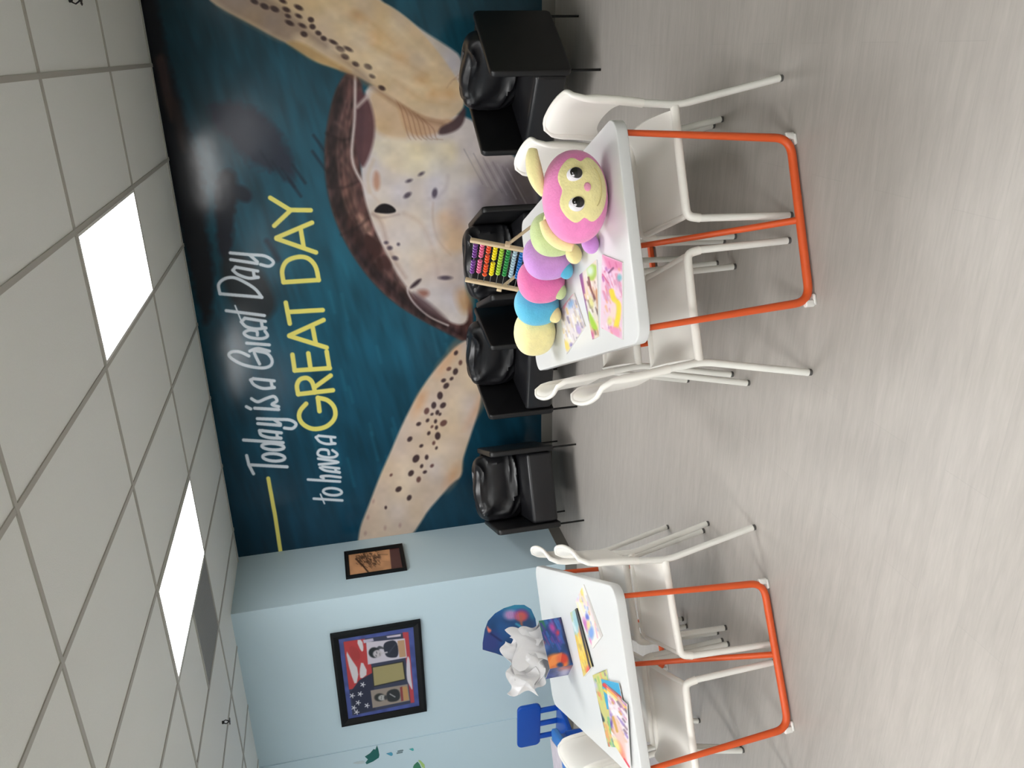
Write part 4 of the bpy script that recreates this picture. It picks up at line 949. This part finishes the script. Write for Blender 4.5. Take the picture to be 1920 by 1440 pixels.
def sea1(p):
    p.c[:] = (30, 72, 130); p.grain(10, 16, .5, 3)
    p.poly([(1005, 1160), (1022, 1158), (1024, 1180), (1010, 1186)], (40, 110, 84), 4)
    scribble(p, 11, [(64, 50, 140), (90, 70, 160), (50, 90, 170), (120, 60, 130), (60, 110, 180)], 46, 1015, 1060, 1162, 1215, dx=.5)
    p.ell(1036, 1177, 5, 9, -25, (176, 70, 150), 3); p.ell(1046, 1187, 3, 5, 0, (190, 50, 80), 2); p.line([(1052, 1158), (1060, 1200), (1074, 1240)], (40, 40, 70), 5, 3)
    p.ell(1018, 1209, 5, 6, 10, (190, 90, 84), 3); p.ell(1024, 1214, 6, 6, 0, (70, 100, 160), 4)
    p.ell(1044, 1243, 22, 17, 0, (224, 120, 56), 3); p.ell(1054, 1235, 11, 10, 0, (206, 66, 48), 3); p.ell(1050, 1247, 6, 5, 0, (40, 60, 100), 2)
    for i in range(8): p.line([(1026+i*3.4, 1252-i*1.5), (1036+i*2.4, 1232-i)], (240, 160, 90), 1.6, 1.2, .7)
    p.poly([(1026, 1256), (1060, 1250), (1062, 1292), (1010, 1300)], (120, 110, 160), 6, .8)
F3 = lambda x, z: tuple(CM @ Vector((x, -.0006, z)))
painted('front_print', [F3(CW, CH), F3(0, CH), F3(0, 0), F3(CW, 0)], [to_px(np.array(b1)+np.array(F3(*q)))for q in ((CW, CH), (0, CH), (0, 0), (CW, 0))], 70, 40, sea1, M_CARD, o)
S3 = lambda y, z: tuple(CM @ Vector((CW+.0006, y, z)))
def sea3(p):
    p.c[:] = (66, 70, 124); p.grain(8, 8, .5, 6); p.poly([(0, 20), (24, 30), (30, 60), (0, 60)], (200, 90, 70), 8, .8); p.poly([(20, 30), (60, 40), (60, 60), (20, 60)], (190, 180, 205), 8, .8)
painted('side_print', [S3(0, CH), S3(CD, CH), S3(CD, 0), S3(0, 0)], [(0, 0), (60, 0), (60, 60), (0, 60)], 20, 20, sea3, M_CARD, o)
# raised lid: a curved card rising from the rear edge
lo = [(905, 1218), (905, 1205), (909, 1180), (915, 1164), (928, 1150), (945, 1140), (965, 1134), (983, 1134), (996, 1142), (1004, 1160), (1010, 1200), (1010, 1240), (970, 1240), (930, 1225)]
Pp = Vector(b1)+n_*(CD+.002)
L3 = [onplane(x, y, Pp, n_)-np.array(b1) for x, y in lo]
cc = [(Vector(q).dot(d), Vector(q).z) for q in L3]
DM = Matrix(((d.x, 0, n_.x, 0), (d.y, 0, n_.y, 0), (0, 1, 0, 0), (0, 0, 0, 1)))
MB().prism(cc, CD+.0035, CD+.0065, DM).obj('lid', M_CBK, o, False)
# print on the lid: same outline, filled with a fan grid
def lid_print():
    import mathutils
    cx = np.mean(cc, 0); V = []; S = []; ring = []
    dense = []
    for i in range(len(cc)):
        a, b = np.array(cc[i]), np.array(cc[(i+1) % len(cc)])
        for k in range(8): dense.append(a+(b-a)*k/8)
    nr = 40; nA = len(dense); W = np.zeros((nr, nA+1, 3)); P2_ = np.zeros((nr, nA+1, 2))
    for i in range(nr):
        for j in range(nA+1):
            q = cx+(dense[j % nA]-cx)*(i/(nr-1)); w_ = d*q[0]+n_*(CD+.0030)+Vector((0, 0, q[1])); W[i, j] = w_; P2_[i, j] = to_px(np.array(b1)+np.array(w_))
    p = Paint(P2_[..., 0].ravel(), P2_[..., 1].ravel(), (24, 78, 134)); p.grain(14, 14, .3, 8)
    p.c *= np.interp(p.b, [1130, 1160, 1220], [1.25, 1.0, .95])[:, None]
    p.poly([(925, 1130), (985, 1130), (1002, 1150), (1000, 1165), (985, 1142), (945, 1146)], (36, 140, 160), 5, .7)
    p.poly([(900, 1190), (935, 1180), (940, 1222), (900, 1225)], (56, 66, 136), 8, .8)
    p.ell(957, 1153, 12, 9, 0, (200, 160, 206), 4, .85); p.ell(978, 1153, 14, 11, 0, (120, 60, 130), 3, .9); p.ell(977, 1156, 11, 9, 0, (200, 88, 84), 3, .95); p.line([(976, 1155), (978, 1172)], (176, 100, 80), 4, 2)
    for i in range(6): p.line([(950+i*4, 1148), (953+i*4, 1160)], (170, 100, 170), 1.4, 1, .8)
    p.poly([(912, 1172), (917, 1178), (923, 1182), (915, 1188)], (240, 130, 110), 1.5); p.line([(920, 1188), (940, 1202)], (24, 34, 90), 3, 1.5)
    p.line(bez2([(968, 1170), (978, 1176), (986, 1184)]), (50, 150, 190), 4, 1.5)
    return grid_print('lid_print', W.reshape(-1, 3), nr, nA+1, p.c, M_CARD, o)
lid_print()
# crumpled tissue in the carton
M_TIS = mat('white_tissue_film', (218, 217, 220), .22)
o = thing('tissue_paper', 'crumpled glossy white tissue paper spilling out of the open ocean carton', 'tissue paper', b1)
rs = np.random.RandomState(12)
def crumple(c, ux, uz, sx, sz, seed, amp=.035, nx_=22):
    G = []; rs_ = np.random.RandomState(seed); ph = rs_.uniform(0, 6, 8)
    for i in range(nx_):
        row = []
        for j in range(nx_):
            a = i/(nx_-1)-.5; b = j/(nx_-1)-.5
            def tri(x): return 2*abs((x % 1)-.5)*2-1
            h = amp*(tri(.8*a+.5*b+ph[0])+.7*tri(.7*b-.6*a+ph[1])+.35*tri(1.5*a+ph[2]+.6*b))
            e = .12*math.sin(7*b+ph[4]); e2 = .12*math.sin(7*a+ph[5])
            row.append(tuple(Vector(c)+ux*(a+e*a*2)*sx+uz*(b+e2*b*2)*sz+n_*h))
        G.append(row)
    return G
tm = MB()
dz = Vector((0, 0, 1))
tm.sheet(crumple(d*.075+n_*.062+dz*.215, (d+dz*.15).normalized(), (dz+d*.25).normalized(), .14, .19, 1, .016), .0025)
tm.sheet(crumple(d*.150+n_*.062+dz*.245, (d-dz*.1).normalized(), (dz-d*.3).normalized(), .14, .20, 2, .018), .0025)
tm.sheet(crumple(d*.110+n_*.050+dz*.190, (d).normalized(), (dz).normalized(), .20, .20, 3, .014), .0025)
tm.sheet(crumple(d*.215+n_*.062+dz*.225, (d+dz*.5).normalized(), (dz-d*.5).normalized(), .16, .15, 4, .02), .0025)
tm.obj('sheets', M_TIS, o, True, 25)
tm = MB()
tm.sheet(crumple(d*.285+n_*.055+dz*.275, (d+dz*.2).normalized(), (dz-d*.2).normalized(), .13, .15, 7, .02), .0025)
tm.sheet(crumple(d*.250+n_*.080+dz*.235, (d+dz*.7).normalized(), (dz-d*.7).normalized(), .13, .17, 9, .016), .0025)
tm.obj('loose_sheet', M_TIS, o, True, 25)

# ------------------------------------------------------------------ blue play furniture
M_BLU = mat('blue_plastic', (10, 78, 178), .35); M_BLU2 = mat('bright_blue_plastic', (24, 118, 208), .35)
cx, cyy = -5.245, 4.86
o = thing('kids_chair', 'small blue plastic chair with three back bars by the pale blue wall', 'chair', (cx, cyy, 0), math.radians(-3))
MB().rslab(-.235, .235, .455, .655, -.016, .016, .045, .010, 6, Matrix(((1, 0, 0, 0), (0, 0, 1, .02), (0, 1, 0, 0), (0, 0, 0, 1)))).obj('backrest', M_BLU, o)
for x in (-.15, 0, .15): MB().box((x-.026, .006, .28), (x+.026, .032, .47), None, .006).obj('back_bar', M_BLU, o)
MB().rslab(-.21, .21, -.34, .05, .27, .31, .05, .012, 6).obj('seat', M_BLU, o)
for x in (-.17, .17):
    for y in (-.30, .01): MB().tube([(x, y, .275), (x*1.12, y*1.08, 0)], [.03, .024], 14).obj('leg', M_BLU, o)
Q = [onz(x, y, .5) for x, y in ((1033, 1372), (1072, 1398))]
tx = Vector((Q[1][0]-Q[0][0], Q[1][1]-Q[0][1], 0)); a0 = Vector((-4.80, 4.42, 0)); tu = Vector((.40, -.9165, 0)); tn = Vector((tu.y, -tu.x, 0)); tn = tn if tn.x < 0 else -tn
o = thing('kids_table', 'low bright blue plastic play table in front of the small blue chair', 'table', a0)
KM = Matrix(((tu.x, -tn.x*-1, 0, 0), (tu.y, tn.y, 0, 0), (0, 0, 1, 0), (0, 0, 0, 1)))
kl = .78
MB().rslab(0, kl, 0, .6, .455, .5, .06, .012, 6, KM).obj('tabletop', M_BLU2, o)
MB().rslab(.04, kl-.04, .04, .56, .40, .456, .04, .006, 6, KM).obj('apron', M_BLU, o)
for x in (.07, kl-.07):
    for y in (.07, .53): MB().tube([KM @ Vector((x, y, .405)), KM @ Vector((x, y, 0))], [.04, .032], 16).obj('leg', M_BLU, o)
P = onz(1043, 1415, .5)
o = thing('booklet', 'pale booklet lying on the bright blue play table', 'booklet', (P[0]-.02, P[1]-.03, .5), .5)
MB().box((-.11, -.15, .0004), (.11, .15, .004)).obj('pages', M_PAGE, o, False)
MB().box((-.11, -.15, .0042), (.11, .15, .0050)).obj('cover', mat('pale_pink_cover', (216, 204, 214), .4, noise=.2, nscale=14), o, False)
